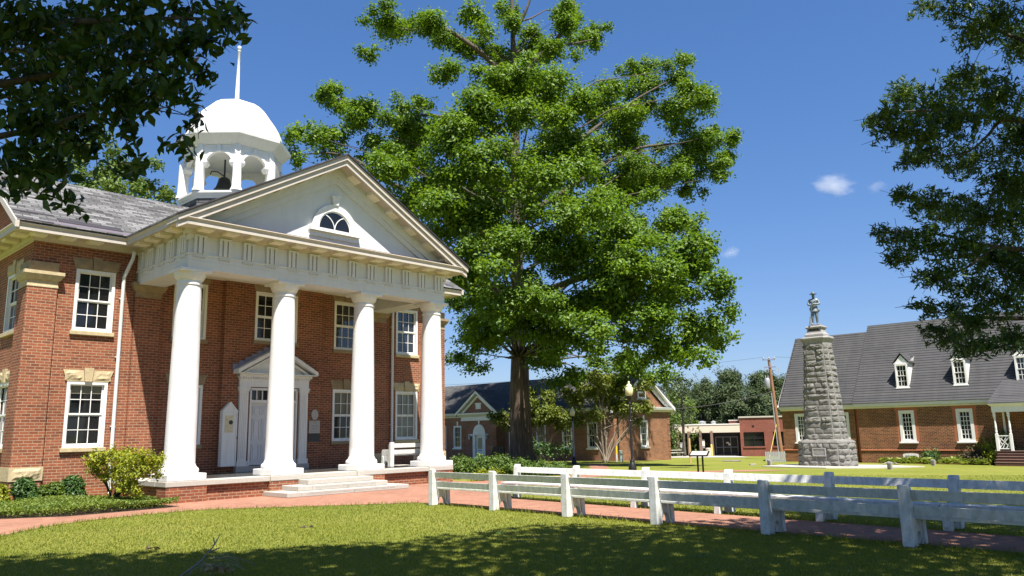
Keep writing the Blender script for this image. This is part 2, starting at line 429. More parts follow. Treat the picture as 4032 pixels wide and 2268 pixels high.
PLAZA_L = [(-9.0, -6.9), (-7.0, -5.7), (-5.0, -4.45), (-4.05, -3.55), (-3.2, -3.0), (-2.4, -2.75), (-1.4, -2.6), (-.3, -2.6), (.5, -3.1), (1.3, -3.75), (2.1, -4.35), (2.9, -5.0), (4.2, -5.9)]
plaza = PLAZA_L + [(4.30, -8.0), (6.45, -8.0), (6.6, -6.6), (7.6, -5.2), (9.0, -3.6), (11.2, -2.4), (11.2, .3), (-.3, .3), (-.5, -1.2), (-1.6, -1.3), (-2.9, -1.35), (-4.1, -.6), (-6.0, .3), (-9.0, -2.0)]
mb = MB(); mb.quad(*[(x, y, .008) for x, y in plaza])
o = mb.build("brick_plaza", M['paver'], recalc=False); o.location = CH_O; o.rotation_euler = (0, 0, CH_ROT)
tag(o, "red brick paving before the courthouse steps", "paving", kind="structure")
W_L = [(4.22, -7.9), (3.95, -12.5), (3.65, -19.0), (3.3, -25)]; W_R = [(6.45, -7.9), (6.0, -12.5), (5.5, -19.0), (5.1, -25)]
ribbon("brick_walk", [xy(*p) for p in W_L], [xy(*p) for p in W_R], M['paver'], .010, "red brick walk running between the two rows of white benches")
X_L = [(11.2, -.2), (17, -.5), (22, -1.6), (28.6, -3.6)]; X_R = [(11.2, -2.0), (17, -2.3), (22, -3.4), (28.4, -5.2)]
ribbon("brick_cross_walk", [xy(*p) for p in X_L], [xy(*p) for p in X_R], M['paver'], .009, "brick path beyond the far benches leading to the monument", 16)
ribbon("brick_side_path", [(3.25, 34.6), (4.2, 45), (5.05, 56)], [(4.35, 34.2), (5.25, 45), (6.1, 56)], M['paver'], .007, "narrow brick path leading to the tree by the brick annex", 14)

# ------------------------------------------------------------------ builders shared by the buildings
def wall_with_openings(name, T, a0, a1, z0, z1, ops, mat, parent, depth=.2):
    """brick wall face with real window openings and reveals; T maps (along, outward, z)"""
    mb = MB(T)
    A = sorted(set([a0, a1] + [v for o_ in ops for v in o_[:2]])); Zs = sorted(set([z0, z1] + [v for o_ in ops for v in o_[2:4]]))
    for i in range(len(A) - 1):
        for j in range(len(Zs) - 1):
            am, zm = (A[i] + A[i + 1]) / 2, (Zs[j] + Zs[j + 1]) / 2
            if any(o_[0] < am < o_[1] and o_[2] < zm < o_[3] for o_ in ops): continue
            mb.quad((A[i], 0, Zs[j]), (A[i + 1], 0, Zs[j]), (A[i + 1], 0, Zs[j + 1]), (A[i], 0, Zs[j + 1]))
    for a, b, c, d in [o_[:4] for o_ in ops]:
        mb.quad((a, 0, c), (a, 0, d), (a, -depth, d), (a, -depth, c)); mb.quad((b, 0, c), (b, -depth, c), (b, -depth, d), (b, 0, d))
        mb.quad((a, 0, d), (b, 0, d), (b, -depth, d), (a, -depth, d)); mb.quad((a, 0, c), (a, -depth, c), (b, -depth, c), (b, 0, c))
    return mb.build(name, mat, parent, recalc=False)

def sash_window(parent, T, a0, a1, z0, z1, nc, nr, casing=.09, glass='glass', frame='white', bar=.022, sash=.05, depth=.12, meet=True, sill=None, lintel=None, label=None, blind=0):
    mb = MB(T)
    for (x0, x1, y0, y1) in ((a0, a0 + casing, z0, z1), (a1 - casing, a1, z0, z1), (a0 + casing, a1 - casing, z1 - casing, z1), (a0 + casing, a1 - casing, z0, z0 + casing * .8)):
        mb.box(x0, x1, -depth, .025, y0, y1)
    i0, i1, k0, k1 = a0 + casing, a1 - casing, z0 + casing * .8, z1 - casing
    zm = (k0 + k1) / 2
    for (s0, s1, dd) in ((zm, k1, -.055), (k0, zm, -.085)) if meet else ((k0, k1, -.06),):
        mb.box(i0, i0 + sash, dd - .03, dd, s0, s1); mb.box(i1 - sash, i1, dd - .03, dd, s0, s1)
        mb.box(i0 + sash, i1 - sash, dd - .03, dd, s1 - sash * .8, s1); mb.box(i0 + sash, i1 - sash, dd - .03, dd, s0, s0 + sash)
        g0, g1 = i0 + sash, i1 - sash
        for c_ in range(1, nc):
            x = g0 + (g1 - g0) * c_ / nc; mb.box(x - bar / 2, x + bar / 2, dd - .026, dd - .004, s0 + sash, s1 - sash * .8)
        rr = nr // 2 if meet else nr
        for r_ in range(1, rr):
            z = s0 + sash + (s1 - s0 - sash * 1.8) * r_ / rr; mb.box(g0, g1, dd - .0255, dd - .0045, z - bar / 2, z + bar / 2)
    w = mb.build("window", M[frame], parent)
    if label: w["label"] = label
    MB(T).box(i0 + .01, i1 - .01, -.115, -.105, k0 + .01, k1 - .01).build("pane", M[glass], w)
    if blind: MB(T).box(i0 + sash, i1 - sash, -.1045, -.098, k1 - blind, k1 - .03).build("blind", M['sand_dark' if False else 'blind'], w)
    if sill:
        MB(T).box(a0 - sill[0], a1 + sill[0], -.05, sill[1], z0 - sill[2], z0 - .002).build("sill", M[sill[3]], w, bevel=.012)
    if lintel:
        h, spread, matn = lintel; mb = MB(T); c_ = (a0 + a1) / 2; kw = .11
        mb.prism([(a0 - .02, z1 + .004), (c_ - kw, z1 + .004), (c_ - kw * 1.35, z1 + h), (a0 - spread, z1 + h)], -.06, .035)
        mb.prism([(c_ + kw, z1 + .004), (a1 + .02, z1 + .004), (a1 + spread, z1 + h), (c_ + kw * 1.35, z1 + h)], -.06, .035)
        mb.prism([(c_ - kw + .006, z1 + .003), (c_ + kw - .006, z1 + .003), (c_ + kw * 1.3 - .006, z1 + h + .07), (c_ - kw * 1.3 + .006, z1 + h + .07)], -.06, .075)
        for sx, ex in ((a0 - spread * .5, c_ - kw * 1.6), (c_ + kw * 1.6, a1 + spread * .5)):   # rock-faced bulges
            rock_patch(mb, sx, ex, z1 + .03, z1 + h - .03, .036, .05, seed=a0 * 7 + z1)
        mb.build("lintel", M[matn], w)
    return w

def rock_patch(mb, a0, a1, z0, z1, d0, amp, nu=7, nv=5, seed=0.0, P=None):
    """a rough quarry-faced block: flush border, broken face"""
    P = P or (lambda a, d, z: (a, d, z)); rows = []
    for j in range(nv):
        row = []
        for i in range(nu):
            a = a0 + (a1 - a0) * i / (nu - 1); z = z0 + (z1 - z0) * j / (nv - 1)
            e = 0 if i in (0, nu - 1) or j in (0, nv - 1) else 1
            h = d0 + e * amp * (.55 + .75 * noise.noise((a * 4.3 + seed, z * 5.1, seed * 1.7)) + .25 * noise.noise((a * 13, z * 15, seed)))
            row.append(P(a, max(d0, h), z))
        rows.append(mb.pts(row))
    for r0, r1 in zip(rows, rows[1:]):
        for i in range(nu - 1): mb.f.append((r0 + i, r0 + i + 1, r1 + i + 1, r1 + i))

# ------------------------------------------------------------------ courthouse
CH = empty("courthouse", CH_O, CH_ROT, "red brick courthouse with a four-column white portico and domed belfry", "courthouse")
WV = 4.0                                     # front wall plane
TF = lambda a, d, z: (a, WV - d, z)          # front wall frame
TL = lambda a, d, z: (-2.75 - d, a, z)       # left side wall frame
XL, XR, YB = -2.75, 13.75, 11.4
wins = []
for c_ in (-.92, 2.19, 8.65, 11.76):
    wins += [(c_ - .59, c_ + .59, 1.58, 3.60), (c_ - .59, c_ + .59, 5.18, 7.14)]
wins.append((4.55, 6.29, 5.28, 7.10))
door_op = (4.46, 6.38, .80, 3.55)
wall_with_openings("wall", TF, XL, 3.40, 0, 7.95, [w for w in wins if w[1] < 3.3], M['brick'], CH)
wall_with_openings("wall", TF, 7.44, XR, 0, 7.95, [w for w in wins if w[0] > 7.5], M['brick'], CH)
TC = lambda a, d, z: (a, WV - .16 - d, z)
o = wall_with_openings("wall", TC, 3.40, 7.44, 0, 7.95, [wins[-1], door_op], M['brick'], CH)
mb = MB(); mb.box(3.40, 3.41, WV - .16, WV + .02, 0, 7.95); mb.box(7.43, 7.44, WV - .16, WV + .02, 0, 7.95); mb.build("wall_return", M['brick'], CH)
side_w = [(4.95, 6.4, 1.6, 3.6), (4.95, 6.4, 5.2, 7.06), (8.9, 10.3, 1.6, 3.6), (8.9, 10.3, 5.2, 7.06)]
wall_with_openings("wall", TL, WV, YB, 0, 7.95, side_w, M['brick'], CH)
mb = MB(); mb.quad((XR, WV, 0), (XR, YB, 0), (XR, YB, 7.95), (XR, WV, 7.95)); mb.quad((XL, YB, 0), (XL, YB, 7.95), (XR, YB, 7.95), (XR, YB, 0))
mb.build("wall", M['brick'], CH, recalc=False)
# gable brick above the end cornices
for x in (XL, XR): MB().prism([(WV - .5, 8.1), (7.7, 10.72), (YB + .5, 8.1)], x - .02, x + .02, 'x').build("gable", M['brick'], CH)

for i, w in enumerate(wins[:-1]):
    g = 'glass'
    if w[0] > 10: g = 'glass_sky' if w[2] > 5 else 'glass_blind'
    elif w[2] > 5 and w[0] > 7: g = 'glass_sky'
    up = w[2] > 5
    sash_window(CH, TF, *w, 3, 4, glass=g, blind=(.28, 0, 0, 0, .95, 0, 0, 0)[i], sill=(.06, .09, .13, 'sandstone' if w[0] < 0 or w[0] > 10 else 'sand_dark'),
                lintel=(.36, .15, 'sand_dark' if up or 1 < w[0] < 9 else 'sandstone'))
sash_window(CH, TC, *wins[-1], 5, 4, glass='glass', sill=(.06, .09, .13, 'sand_dark'), lintel=(.36, .15, 'sand_dark'))
for w in side_w[:2]:
    sash_window(CH, TL, *w, 3, 4, sill=(.06, .09, .13, 'sandstone'), lintel=(.36, .15, 'sandstone'))
for w in side_w[2:]: sash_window(CH, TL, *w, 3, 4, sill=(.06, .09, .13, 'sandstone'))

# corner pilasters and antae with stone bases and capitals
for x0, x1, corner, zb in ((-2.86, -2.03, True, .66), (.30, 1.15, False, .66), (9.72, 10.57, False, .66), (12.97, 13.86, True, .66)):
    mb = MB(); mb.box(x0, x1, WV - .11, WV + (.85 if corner else .02), 0, 6.42)
    p = mb.build("pilaster", M['brick'], CH)
    mb = MB(); mb.molding([(x0, WV + .7 if corner else WV), (x0, WV - .11), (x1, WV - .11), (x1, WV)][::1], [(-.02, 6.42), (.015, 6.42), (.015, 6.46), (0.005, 6.48), (.005, 6.62), (.05, 6.64), (.14, 6.80), (.14, 6.90), (-.02, 6.90)])
    mb.box(x0 + .004, x1 - .004, WV - .112, WV - .01, 6.42, 6.9)
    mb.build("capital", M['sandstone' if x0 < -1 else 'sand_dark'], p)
    mb = MB(); mb.box(x0, x1, WV - .113, WV + (.8 if corner else .01), 6.902, 7.2); mb.build("frieze_stone", M['sand_dark'], p)
    mb = MB(); mb.box(x0 - .03, x1 + .03, WV - .14, WV + (.85 if corner else .01), zb, 1.06)
    rock_patch(mb, x0 + .06, x1 - .02, zb + .04, 1.02, .142, .06, 9, 5, x0, lambda a, d, z: (a, WV - d, z))
    mb.build("base_stone", M['sandstone'], p)

# portico floor: granite edge on brick piers
mb = MB()
for x0, x1, y0 in ((0.02, 1.21, .02), (3.22, 4.40, .02), (6.46, 7.63, .02), (9.66, 10.82, .02)): mb.box(x0, x1, y0, y0 + .6, 0, .45)
mb.box(.1, 10.74, .15, .5, 0, .448); mb.box(.1, .5, .5, WV, 0, .448); mb.box(10.34, 10.74, .5, WV, 0, .448)
mb.box(.02, .4, 3.2, WV, 0, .45)
mb.build("porch_base", M['brick'], CH)
mb = MB()
xs_ = [0, 1.195, 3.24, 4.385, 6.475, 7.62, 9.67, 10.84]
for a, b_ in zip(xs_, xs_[1:]):
    off = 0.0 if round(b_ - a, 1) < 1.3 else .03
    mb.box(a + .004, b_ - .004, off, .72, .452, .60)
for x in (0, 10.12):
    for y0, y1 in ((.724, 2.3), (2.304, WV)): mb.box(x, x + .72, y0, y1, .452, .60)
mb.build("porch_edge", M['granite'], CH, bevel=.012)
MB().box(.7, 10.14, .7, WV, .45, .596).build("porch_floor", M['dark_tile'], CH)

# steps with their inscriptions
S = [(3.07, 7.66, -1.28, 0.008, .15), (3.64, 7.03, -.94, .15, .30), (4.22, 6.72, -.56, .30, .452)]
stp = None
for i, (x0, x1, y0, z0, z1) in enumerate(S):
    mb = MB(); cuts = [x0, x0 + .5, (x0 + x1) / 2 + .1, x1 - .5, x1] if i < 2 else [x0, x1]
    for a, b_ in zip(cuts, cuts[1:]): mb.box(a + .003, b_ - .003, y0, .14, z0, z1 - .002)
    o = mb.build("step", M['granite'], CH, bevel=.014)
    if i == 0:
        text_on("inscription", "A TRIBUTE TO CITIZENS WHO HAVE SERVED CHESTERFIELD COUNTY FORTY YEARS OR MORE", .068, M['engrave'], (5.40, y0 - .002, .085), (1, 0, 0), (0, -1, 0), o, .001, width=3.3)
    if i == 1:
        text_on("inscription", "WALK OF HONOR \u2014 ESTABLISHED AUGUST 2007", .10, M['engrave'], (5.36, y0 - .002, .228), (1, 0, 0), (0, -1, 0), o, .001, width=2.25)

# columns
for k in range(4):
    cx, cy = .62 + 3.215 * k, .60
    mb = MB(); q = .575
    prof = [(.535, .802), (.545, .84), (.545, .9), (.52, .95), (.49, .965), (.47, .985), (.47, 1.01), (.445, 1.05)]
    for i in range(15):
        t = i / 14; prof.append((.435 - .085 * (t ** 1.35), 1.09 + t * 5.26))
    prof += [(.375, 6.36), (.375, 6.41), (.352, 6.42), (.352, 6.50), (.385, 6.52), (.40, 6.54), (.44, 6.62), (.47, 6.72), (.47, 6.735)]
    mb.lathe(prof, cx, cy, 48)
    o = mb.build("column", M['white_col'], CH, smooth=40)
    mb = MB(); mb.box(cx - q, cx + q, cy - q, cy + q, .602, .80); mb.build("plinth", M['white_col'], o, bevel=.02)
    MB().box(cx - .475, cx + .475, cy - .475, cy + .475, 6.737, 6.828).build("abacus", M['white_col'], o, bevel=.008)

# entablature
EX0, EX1, EY = .34, 10.51, .15
mb = MB()
mb.box(EX0, EX1, EY, EY + .85, 6.83, 7.24)
mb.box(EX0, EX0 + .85, EY + .85, WV, 6.83, 7.24); mb.box(EX1 - .85, EX1, EY + .85, WV, 6.83, 7.24)
mb.box(EX0 + .006, EX1 - .006, EY + .006, EY + .8, 7.24, 7.9); mb.box(EX0 + .006, EX0 + .8, EY + .8, WV, 7.24, 7.9); mb.box(EX1 - .8, EX1 - .006, EY + .8, WV, 7.24, 7.9)
mb.molding([(EX0, WV), (EX0, EY), (EX1, EY), (EX1, WV)], [(-.02, 7.235), (.02, 7.235), (.035, 7.245), (.035, 7.295), (-.02, 7.295)])
for z in (6.95, 7.09):
    mb.molding([(EX0, WV), (EX0, EY), (EX1, EY), (EX1, WV)], [(-.02, z), (.008, z), (.008, z + .125), (-.02, z + .125)])
ent = mb.build("entablature", M['trim'], CH)
def triglyph(T):
    mb = MB(T)
    mb.box(-.19, .19, 0, .012, 7.297, 7.86)
    for x0, x1 in ((-.19, -.105), (-.055, .055), (.105, .19)): mb.box(x0, x1, .012, .075, 7.297, 7.80)
    mb.box(-.20, .20, .012, .085, 7.80, 7.86)
    mb.box(-.19, .19, 0, .05, 7.205, 7.233)
    for i in range(6): mb.box(-.17 + i * .064, -.14 + i * .064, .004, .05, 7.155, 7.205)
    mb.build("triglyph", M['trim'], ent)
for i in range(13): triglyph(lambda a, d, z, x=.66 + .794 * i: (x + a, EY - d, z))
for i in range(5): triglyph(lambda a, d, z, y=.45 + .794 * i: (EX0 - d, y + a, z))
for i in range(5): triglyph(lambda a, d, z, y=.45 + .794 * i: (EX1 + d, y + a, z))
MB().box(EX0 + .7, EX1 - .7, .9, WV - .02, 7.36, 7.42).build("porch_ceiling", M['cream'], CH)

# cornice running all round, with blocks below the soffit
FX0, FX1, FY, WY = -.28, 11.13, -.5, 3.35
GX0, GX1, GY = -3.42, 14.42, 12.05
path = [(GX0, GY), (GX0, WY), (FX0, WY), (FX0, FY), (FX1, FY), (FX1, WY), (GX1, WY), (GX1, GY)]
prof = [(-.7, 8.215), (-.02, 8.215), (.05, 8.20), (.055, 8.18), (.02, 8.14), (.0, 8.11), (0, 7.985), (-.05, 7.985), (-.05, 8.0), (-.52, 8.0), (-.55, 7.96), (-.59, 7.88), (-.66, 7.85), (-.68, 7.80), (-.75, 7.80), (-.75, 8.1)]
cor = MB().molding(path, prof).build("cornice", M['beige_trim'], CH)
def block(T): MB(T).box(-.2, .2, -.48, -.10, 7.925, 7.999).box(-.225, .225, -.50, -.08, 7.97, 7.998).build("mutule", M['cream'], cor)
for i in range(13): block(lambda a, d, z, x=.66 + .794 * i: (x + a, FY - d, z))
for i in range(4):
    block(lambda a, d, z, y=.45 + .794 * i: (FX0 - d, y + a, z)); block(lambda a, d, z, y=.45 + .794 * i: (FX1 + d, y + a, z))
for x in (-2.75, -1.95, -1.16, 12.0, 12.8, 13.6): block(lambda a, d, z, x=x: (x + a, WY - d, z))
for i in range(8): block(lambda a, d, z, y=4.1 + .98 * i: (GX0 - d, y + a, z))
# dark copper on top of the front cornice
MB().prism([(FY + .02, 8.218), (EY + .02, 8.218), (EY + .02, 8.30), (FY + .05, 8.245)], FX0 + .35, FX1 - .35, 'x').build("flashing", M['copper'], cor)

# pediment
AP = 11.44; ZE = 8.20; PX0, PX1 = FX0 - .04, FX1 + .04
mb = MB(); ys = lambda a, b_: (a, b_)
mb.chevron(PX0, PX1, ZE, AP, -.17, 0, FY - .06, EY + .1)
mb.chevron(PX0 + .02, PX1 - .02, ZE, AP, -.36, -.17, FY, FY + .12)
mb.chevron(PX0 + .3, PX1 - .3, ZE + .17, AP, -.30, -.171, FY + .12, EY + .1)
rk = mb.build("raking_cornice", M['beige_trim'], CH)
MB().chevron(PX0 - .05, PX1 + .05, ZE - .005, AP, .0, .045, FY - .115, FY - .062).build("drip_edge", M['felt'], rk)
mb = MB(); mb.chevron(PX0 + .5, PX1 - .5, ZE + .285, AP, -.66, -.301, EY - .12, EY + .1); mb.chevron(PX0 + .6, PX1 - .6, ZE + .34, AP, -.88, -.661, EY - .05, EY + .1)
mb.build("bed_moulding", M['trim'], rk)
sl = (AP - ZE) / ((PX1 - PX0) / 2)
for side in (-1, 1):
    for i in range(6):
        x = 5.425 + side * (.55 + i * .86); zt = AP - abs(x - 5.425) * sl - .30
        mb = MB(); h = .17
        mb.hexa([(x - h, FY + .14, zt + side * h * sl - .1), (x + h, FY + .14, zt - side * h * sl - .1), (x + h, EY - .13, zt - side * h * sl - .1), (x - h, EY - .13, zt + side * h * sl - .1),
                 (x - h, FY + .14, zt + side * h * sl), (x + h, FY + .14, zt - side * h * sl), (x + h, EY - .13, zt - side * h * sl), (x - h, EY - .13, zt + side * h * sl)])
        mb.build("mutule", M['cream'], rk)
mb = MB(); mb.prism([(PX0 + .8, 8.2), (5.425, AP - .75), (PX1 - .8, 8.2)], EY + .03, EY + .2); tym = mb.build("tympanum", M['trim'], CH)
# half-round window in the pediment
def arc(cx, cz, r, a0, a1, n): return [(cx + r * math.cos(a0 + (a1 - a0) * i / n), cz + r * math.sin(a0 + (a1 - a0) * i / n)) for i in range(n + 1)]
def ring(mb, cx, cz, r0, r1, y0, y1, a0=0, a1=math.pi, n=24):
    A, B = arc(cx, cz, r0, a0, a1, n), arc(cx, cz, r1, a0, a1, n)
    for i in range(n): mb.prism([A[i], B[i], B[i + 1], A[i + 1]], y0, y1)
mb = MB(); ring(mb, 5.425, 8.86, .67, .90, EY - .05, EY + .031); ring(mb, 5.425, 8.86, .62, .672, EY - .02, EY + .032)
mb.box(4.40, 6.45, EY - .14, EY + .031, 8.72, 8.835); mb.box(4.43, 6.42, EY - .03, EY + .031, 8.54, 8.72)
mb.prism([(5.33, 9.755), (5.52, 9.755), (5.57, 10.02), (5.28, 10.02)], EY - .1, EY + .031); mb.box(5.25, 5.60, EY - .12, EY + .031, 10.02, 10.07)
lun = mb.build("window", M['white'], CH)
mb = MB(); mb.prism([(5.425 + .63, 8.84)] + arc(5.425, 8.86, .63, 0, math.pi, 24) + [(5.425 - .63, 8.84)], EY - .004, EY + .02); mb.build("pane", M['glass'], lun)
mb = MB(); ring(mb, 5.425 - .52, 8.86 + .0, .50, .53, EY - .016, EY - .006, 0, R(72), 12); ring(mb, 5.425 + .52, 8.86, .50, .53, EY - .016, EY - .006, R(108), math.pi, 12); mb.build("glazing_bar", M['white'], lun)

# roofs
RZ, RY = 8.225, 7.7; RS = .61; RTOP = RZ + RS * (RY - WY)
mb = MB()
mb.prism([(WY - .05, RZ), (RY, RTOP), (2 * RY - WY + .05, RZ), (2 * RY - WY + .05, RZ + .05), (RY, RTOP + .07), (WY - .09, RZ + .03)], GX0 - .02, GX1 + .02, 'x')
mb.chevron(PX0 - .03, PX1 + .03, ZE, AP, .003, .06, FY - .09, 7.9)
roof = mb.build("roof", M['slate'], CH)
# bare strips where the eave slates are off
def on_roof(x0, x1, t0, t1, h, nm, mt):
    c_ = math.sqrt(1 + RS * RS); f = lambda t, e: (WY - .05 + t, RZ + .052 + RS * t + e)
    mb = MB(); mb.prism([f(t0, 0), f(t1, 0), f(t1, h), f(t0, h)], x0, x1, 'x'); return mb.build(nm, M[mt], roof)
on_roof(-2.25, -.36, .24, .52, .03, "bare_felt_strip", 'felt'); on_roof(-2.55, .2, .03, .23, .012, "gutter_lining", 'lining')
on_roof(-3.42, -2.3, .62, .70, .03, "bare_felt_strip", 'felt'); on_roof(-3.42, -2.45, .0, .06, .03, "bare_felt_strip", 'felt')
for x0, x1 in ((GX0 - .06, GX0 + .05), (GX1 - .05, GX1 + .06)):
    mb = MB()
    for a, za, b_, zb in ((WY - .08, RZ, RY, RTOP), (RY, RTOP, 2 * RY - WY + .08, RZ)): mb.prism([(a, za - .2), (b_, zb - .2), (b_, zb + .02), (a, za + .02)], x0, x1, 'x')
    mb.build("rake_board", M['beige_trim'], roof)

# downspouts
for x, top in ((-.10, 7.45), (10.93, 7.45)):
    mb = MB(); mb.tube([(x + .14, WV - .45, 7.84), (x + .12, WV - .42, 7.62), (x, WV - .12, 7.05), (x, WV - .09, 6.9), (x, WV - .09, .35), (x - .02, WV - .25, .15)], .058, 10)
    for z in (2.2, 4.4, 6.3): mb.box(x - .08, x + .08, WV - .07, WV - .01, z, z + .03)
    mb.build("downspout", M['trim'], CH, smooth=50)

# front door and its surround
DP = WV - .16
mb = MB(); SY = DP - .10
for x0, x1 in ((4.04, 4.37), (6.47, 6.80)):
    mb.box(x0, x1, SY, DP, .81, 3.42); mb.box(x0 - .04, x1 + .04, SY - .03, DP, .80, .98); mb.box(x0 - .03, x1 + .03, SY - .03, DP, 3.42, 3.50); mb.box(x0 - .05, x1 + .05, SY - .05, DP, 3.50, 3.58)
    for i in range(4): mb.box(x0 + .05 + i * .065, x0 + .085 + i * .065, SY - .012, SY, 1.05, 3.35)
mb.box(4.02, 6.82, SY - .01, DP, 3.582, 3.86)
mb.box(3.95, 6.89, SY - .10, DP, 3.93, 4.03); mb.box(4.0, 6.84, SY - .04, DP, 3.86, 3.93)
for i in range(30): mb.box(4.03 + i * .0945, 4.08 + i * .0945, SY - .085, SY - .041, 3.865, 3.928)
mb.chevron(3.80, 7.04, 4.06, 4.96, -.02, .12, SY - .30, DP); mb.chevron(3.95, 6.89, 4.06, 4.88, -.12, -.021, SY - .12, DP)
mb.box(3.84, 7.0, SY - .26, DP, 4.032, 4.07)
for sd in (-1, 1):
    for i in range(14):
        x = 5.42 + sd * (.10 + i * .088); z = 4.77 - abs(x - 5.42) * .53
        mb.box(x - .022, x + .022, SY - .14, SY - .05, z - .055, z)
mb.prism([(4.1, 4.07), (5.42, 4.72), (6.74, 4.07)], SY - .02, DP)
ds = mb.build("door_surround", M['white'], CH)
mb = MB()                                            # stepped lead flashing over the pediment
for sd in (-1, 1):
    for i in range(7):
        x = 5.42 + sd * (.02 + i * .235); z = 5.09 - i * .13
        a, b_ = sorted((x, x + sd * .23)); mb.box(a, b_, DP - .03, DP + .01, z - .16, z + .08)
mb.build("stepped_flashing", M['post_grey'], ds)
mb = MB(); jx0, jx1 = 4.46, 6.38
mb.box(jx0, jx0 + .06, DP - .05, DP + .15, .8, 3.55); mb.box(jx1 - .06, jx1, DP - .05, DP + .15, .8, 3.55); mb.box(jx0, jx1, DP - .05, DP + .15, 3.47, 3.55); mb.box(jx0, jx1, DP - .04, DP + .15, 3.02, 3.12)
for i in range(9): mb.box(4.52 + i * .226 - .014, 4.52 + i * .226 + .014, DP + .0, DP + .06, 3.12, 3.47)
mb.build("door_frame", M['white'], CH)
MB().box(4.5, 6.34, DP + .065, DP + .075, 3.1, 3.48).build("transom_pane", M['glass'], CH)
for x0, x1 in ((4.52, 5.415), (5.425, 6.32)):
    mb = MB(); mb.box(x0, x1, DP + .07, DP + .12, .82, 3.02); w = (x1 - x0)
    for (u0, u1) in ((.12, .46), (.54, .88)):
        for z0, z1 in ((.98, 1.55), (1.68, 2.45), (2.58, 2.88)):
            a, b_ = x0 + u0 * w, x0 + u1 * w
            mb.box(a, b_, DP + .045, DP + .069, z0, z0 + .03); mb.box(a, b_, DP + .045, DP + .069, z1 - .03, z1); mb.box(a, a + .03, DP + .046, DP + .069, z0, z1); mb.box(b_ - .03, b_, DP + .046, DP + .069, z0, z1)
            mb.box(a + .07, b_ - .07, DP + .05, DP + .069, z0 + .07, z1 - .07)
    d = mb.build("door", M['grey_paint'], CH)
    kx = x1 - .08 if x0 < 5 else x0 + .08
    MB().lathe([(.01, 0), (.03, .01), (.034, .03), (.02, .05)], 0, 0, 12).build("handle", M['iron'], d).location = (kx, DP + .05, 1.8)
MB().box(3.96, 6.88, DP - .18, DP + .1, .597, .80).build("threshold", M['granite'], CH, bevel=.01)

# belfry
BX, BY = 5.425, 7.85
cup = empty("belfry", (BX, BY, 0)); cup.parent = CH
RO = R(22.5)
def octp(r): return [(r * math.cos(RO + R(45) * i), r * math.sin(RO + R(45) * i)) for i in range(8)][::1]
MB().lathe([(2.0, 9.0), (2.0, 11.2)], 0, 0, 8, RO).build("base", M['slate'], cup)
MB().lathe([(1.6, 11.2), (2.04, 11.2), (2.04, 11.28), (2.1, 11.30), (2.1, 11.36), (2.16, 11.40), (2.16, 11.48), (1.5, 11.5)], 0, 0, 8, RO).build("platform", M['white'], cup)
RB_ = 1.93; ap = RB_ * math.cos(RO); half = RB_ * math.sin(RO)
for i in range(8):
    th = R(45) * i
    T = lambda a, d, z, th=th: ((ap + d) * math.cos(th) - a * math.sin(th), (ap + d) * math.sin(th) + a * math.cos(th), z)
    out = [(-half, 11.5), (-.60, 11.5), (-.60, 12.52), (-.60, 12.60)] + [(-p[0], p[1]) for p in arc(0, 12.66, .52, 0, math.pi, 16)] + [(.60, 12.60), (.60, 11.5), (half, 11.5), (half, 13.5), (-half, 13.5)]
    mb = MB(T); mb.prism(out, -.16, 0)
    mb.box(-.07, .07, -.165, .05, 13.17, 13.47); ring(mb, 0, 12.66, .52, .62, -.0, .03, 0, math.pi, 14)
    mb.box(-.55, -.12, .0, .02, 13.34, 13.44); mb.box(.12, .55, .0, .02, 13.34, 13.44)
    mb.build("arch_panel", M['white'], cup)
    for s_ in (-1, 1):
        mb = MB(T); mb.hexa([(s_ * .50, -.2, 12.55), (s_ * .74, -.2, 12.55), (s_ * .74, .06, 12.55), (s_ * .50, .06, 12.55), (s_ * .42, -.24, 12.70), (s_ * .74, -.24, 12.70), (s_ * .74, .12, 12.70), (s_ * .42, .12, 12.70)]); mb.box(min(s_ * .46, s_ * .74), max(s_ * .46, s_ * .74), -.22, .10, 12.701, 12.80); mb.build("impost", M['white'], cup)
    vx, vy = RB_ * math.cos(th + RO), RB_ * math.sin(th + RO)
    mb = MB(); mb.lathe([(.24, 11.5), (.24, 11.56), (.21, 11.6), (.18, 11.68), (.175, 12.2), (.16, 12.85), (.15, 12.96), (.11, 13.05), (.03, 13.1)], vx * 1.02, vy * 1.02, 16); mb.build("column", M['white_col'], cup, smooth=60)
    mb = MB(lambda a, d, z, t=th + RO: ((RB_ + d) * math.cos(t) - a * math.sin(t), (RB_ + d) * math.sin(t) + a * math.cos(t), z)); mb.box(-.11, .11, -.05, .045, 13.12, 13.5); mb.build("frieze_block", M['white'], cup)
MB().lathe([(1.7, 13.42), (1.98, 13.48), (2.06, 13.56), (2.1, 13.60), (2.24, 13.74), (2.34, 13.84), (2.36, 13.97), (2.30, 14.0), (1.6, 14.04)], 0, 0, 8, RO).build("cornice", M['white'], cup)
MB().lathe([(.0, 13.40), (1.85, 13.40), (1.85, 13.44), (0, 13.44)], 0, 0, 8, RO, cap=False).build("ceiling", M['trim'], cup)
MB().lathe([(2.03, 14.0), (2.03, 14.08), (2.0, 14.32), (1.92, 14.62), (1.80, 14.90), (1.64, 15.17), (1.44, 15.42), (1.20, 15.65), (.92, 15.84), (.60, 15.98), (.3, 16.06), (.14, 16.08)], 0, 0, 8, RO).build("dome", M['white_col'], cup)
mb = MB(); mb.lathe([(.12, 16.0), (.12, 16.1), (.09, 16.14), (.052, 18.42), (.07, 18.44), (.07, 18.47), (.04, 18.49), (.075, 18.55), (.09, 18.61), (.075, 18.67), (.03, 18.70)], 0, 0, 16); mb.build("spire", M['white'], cup, smooth=60)
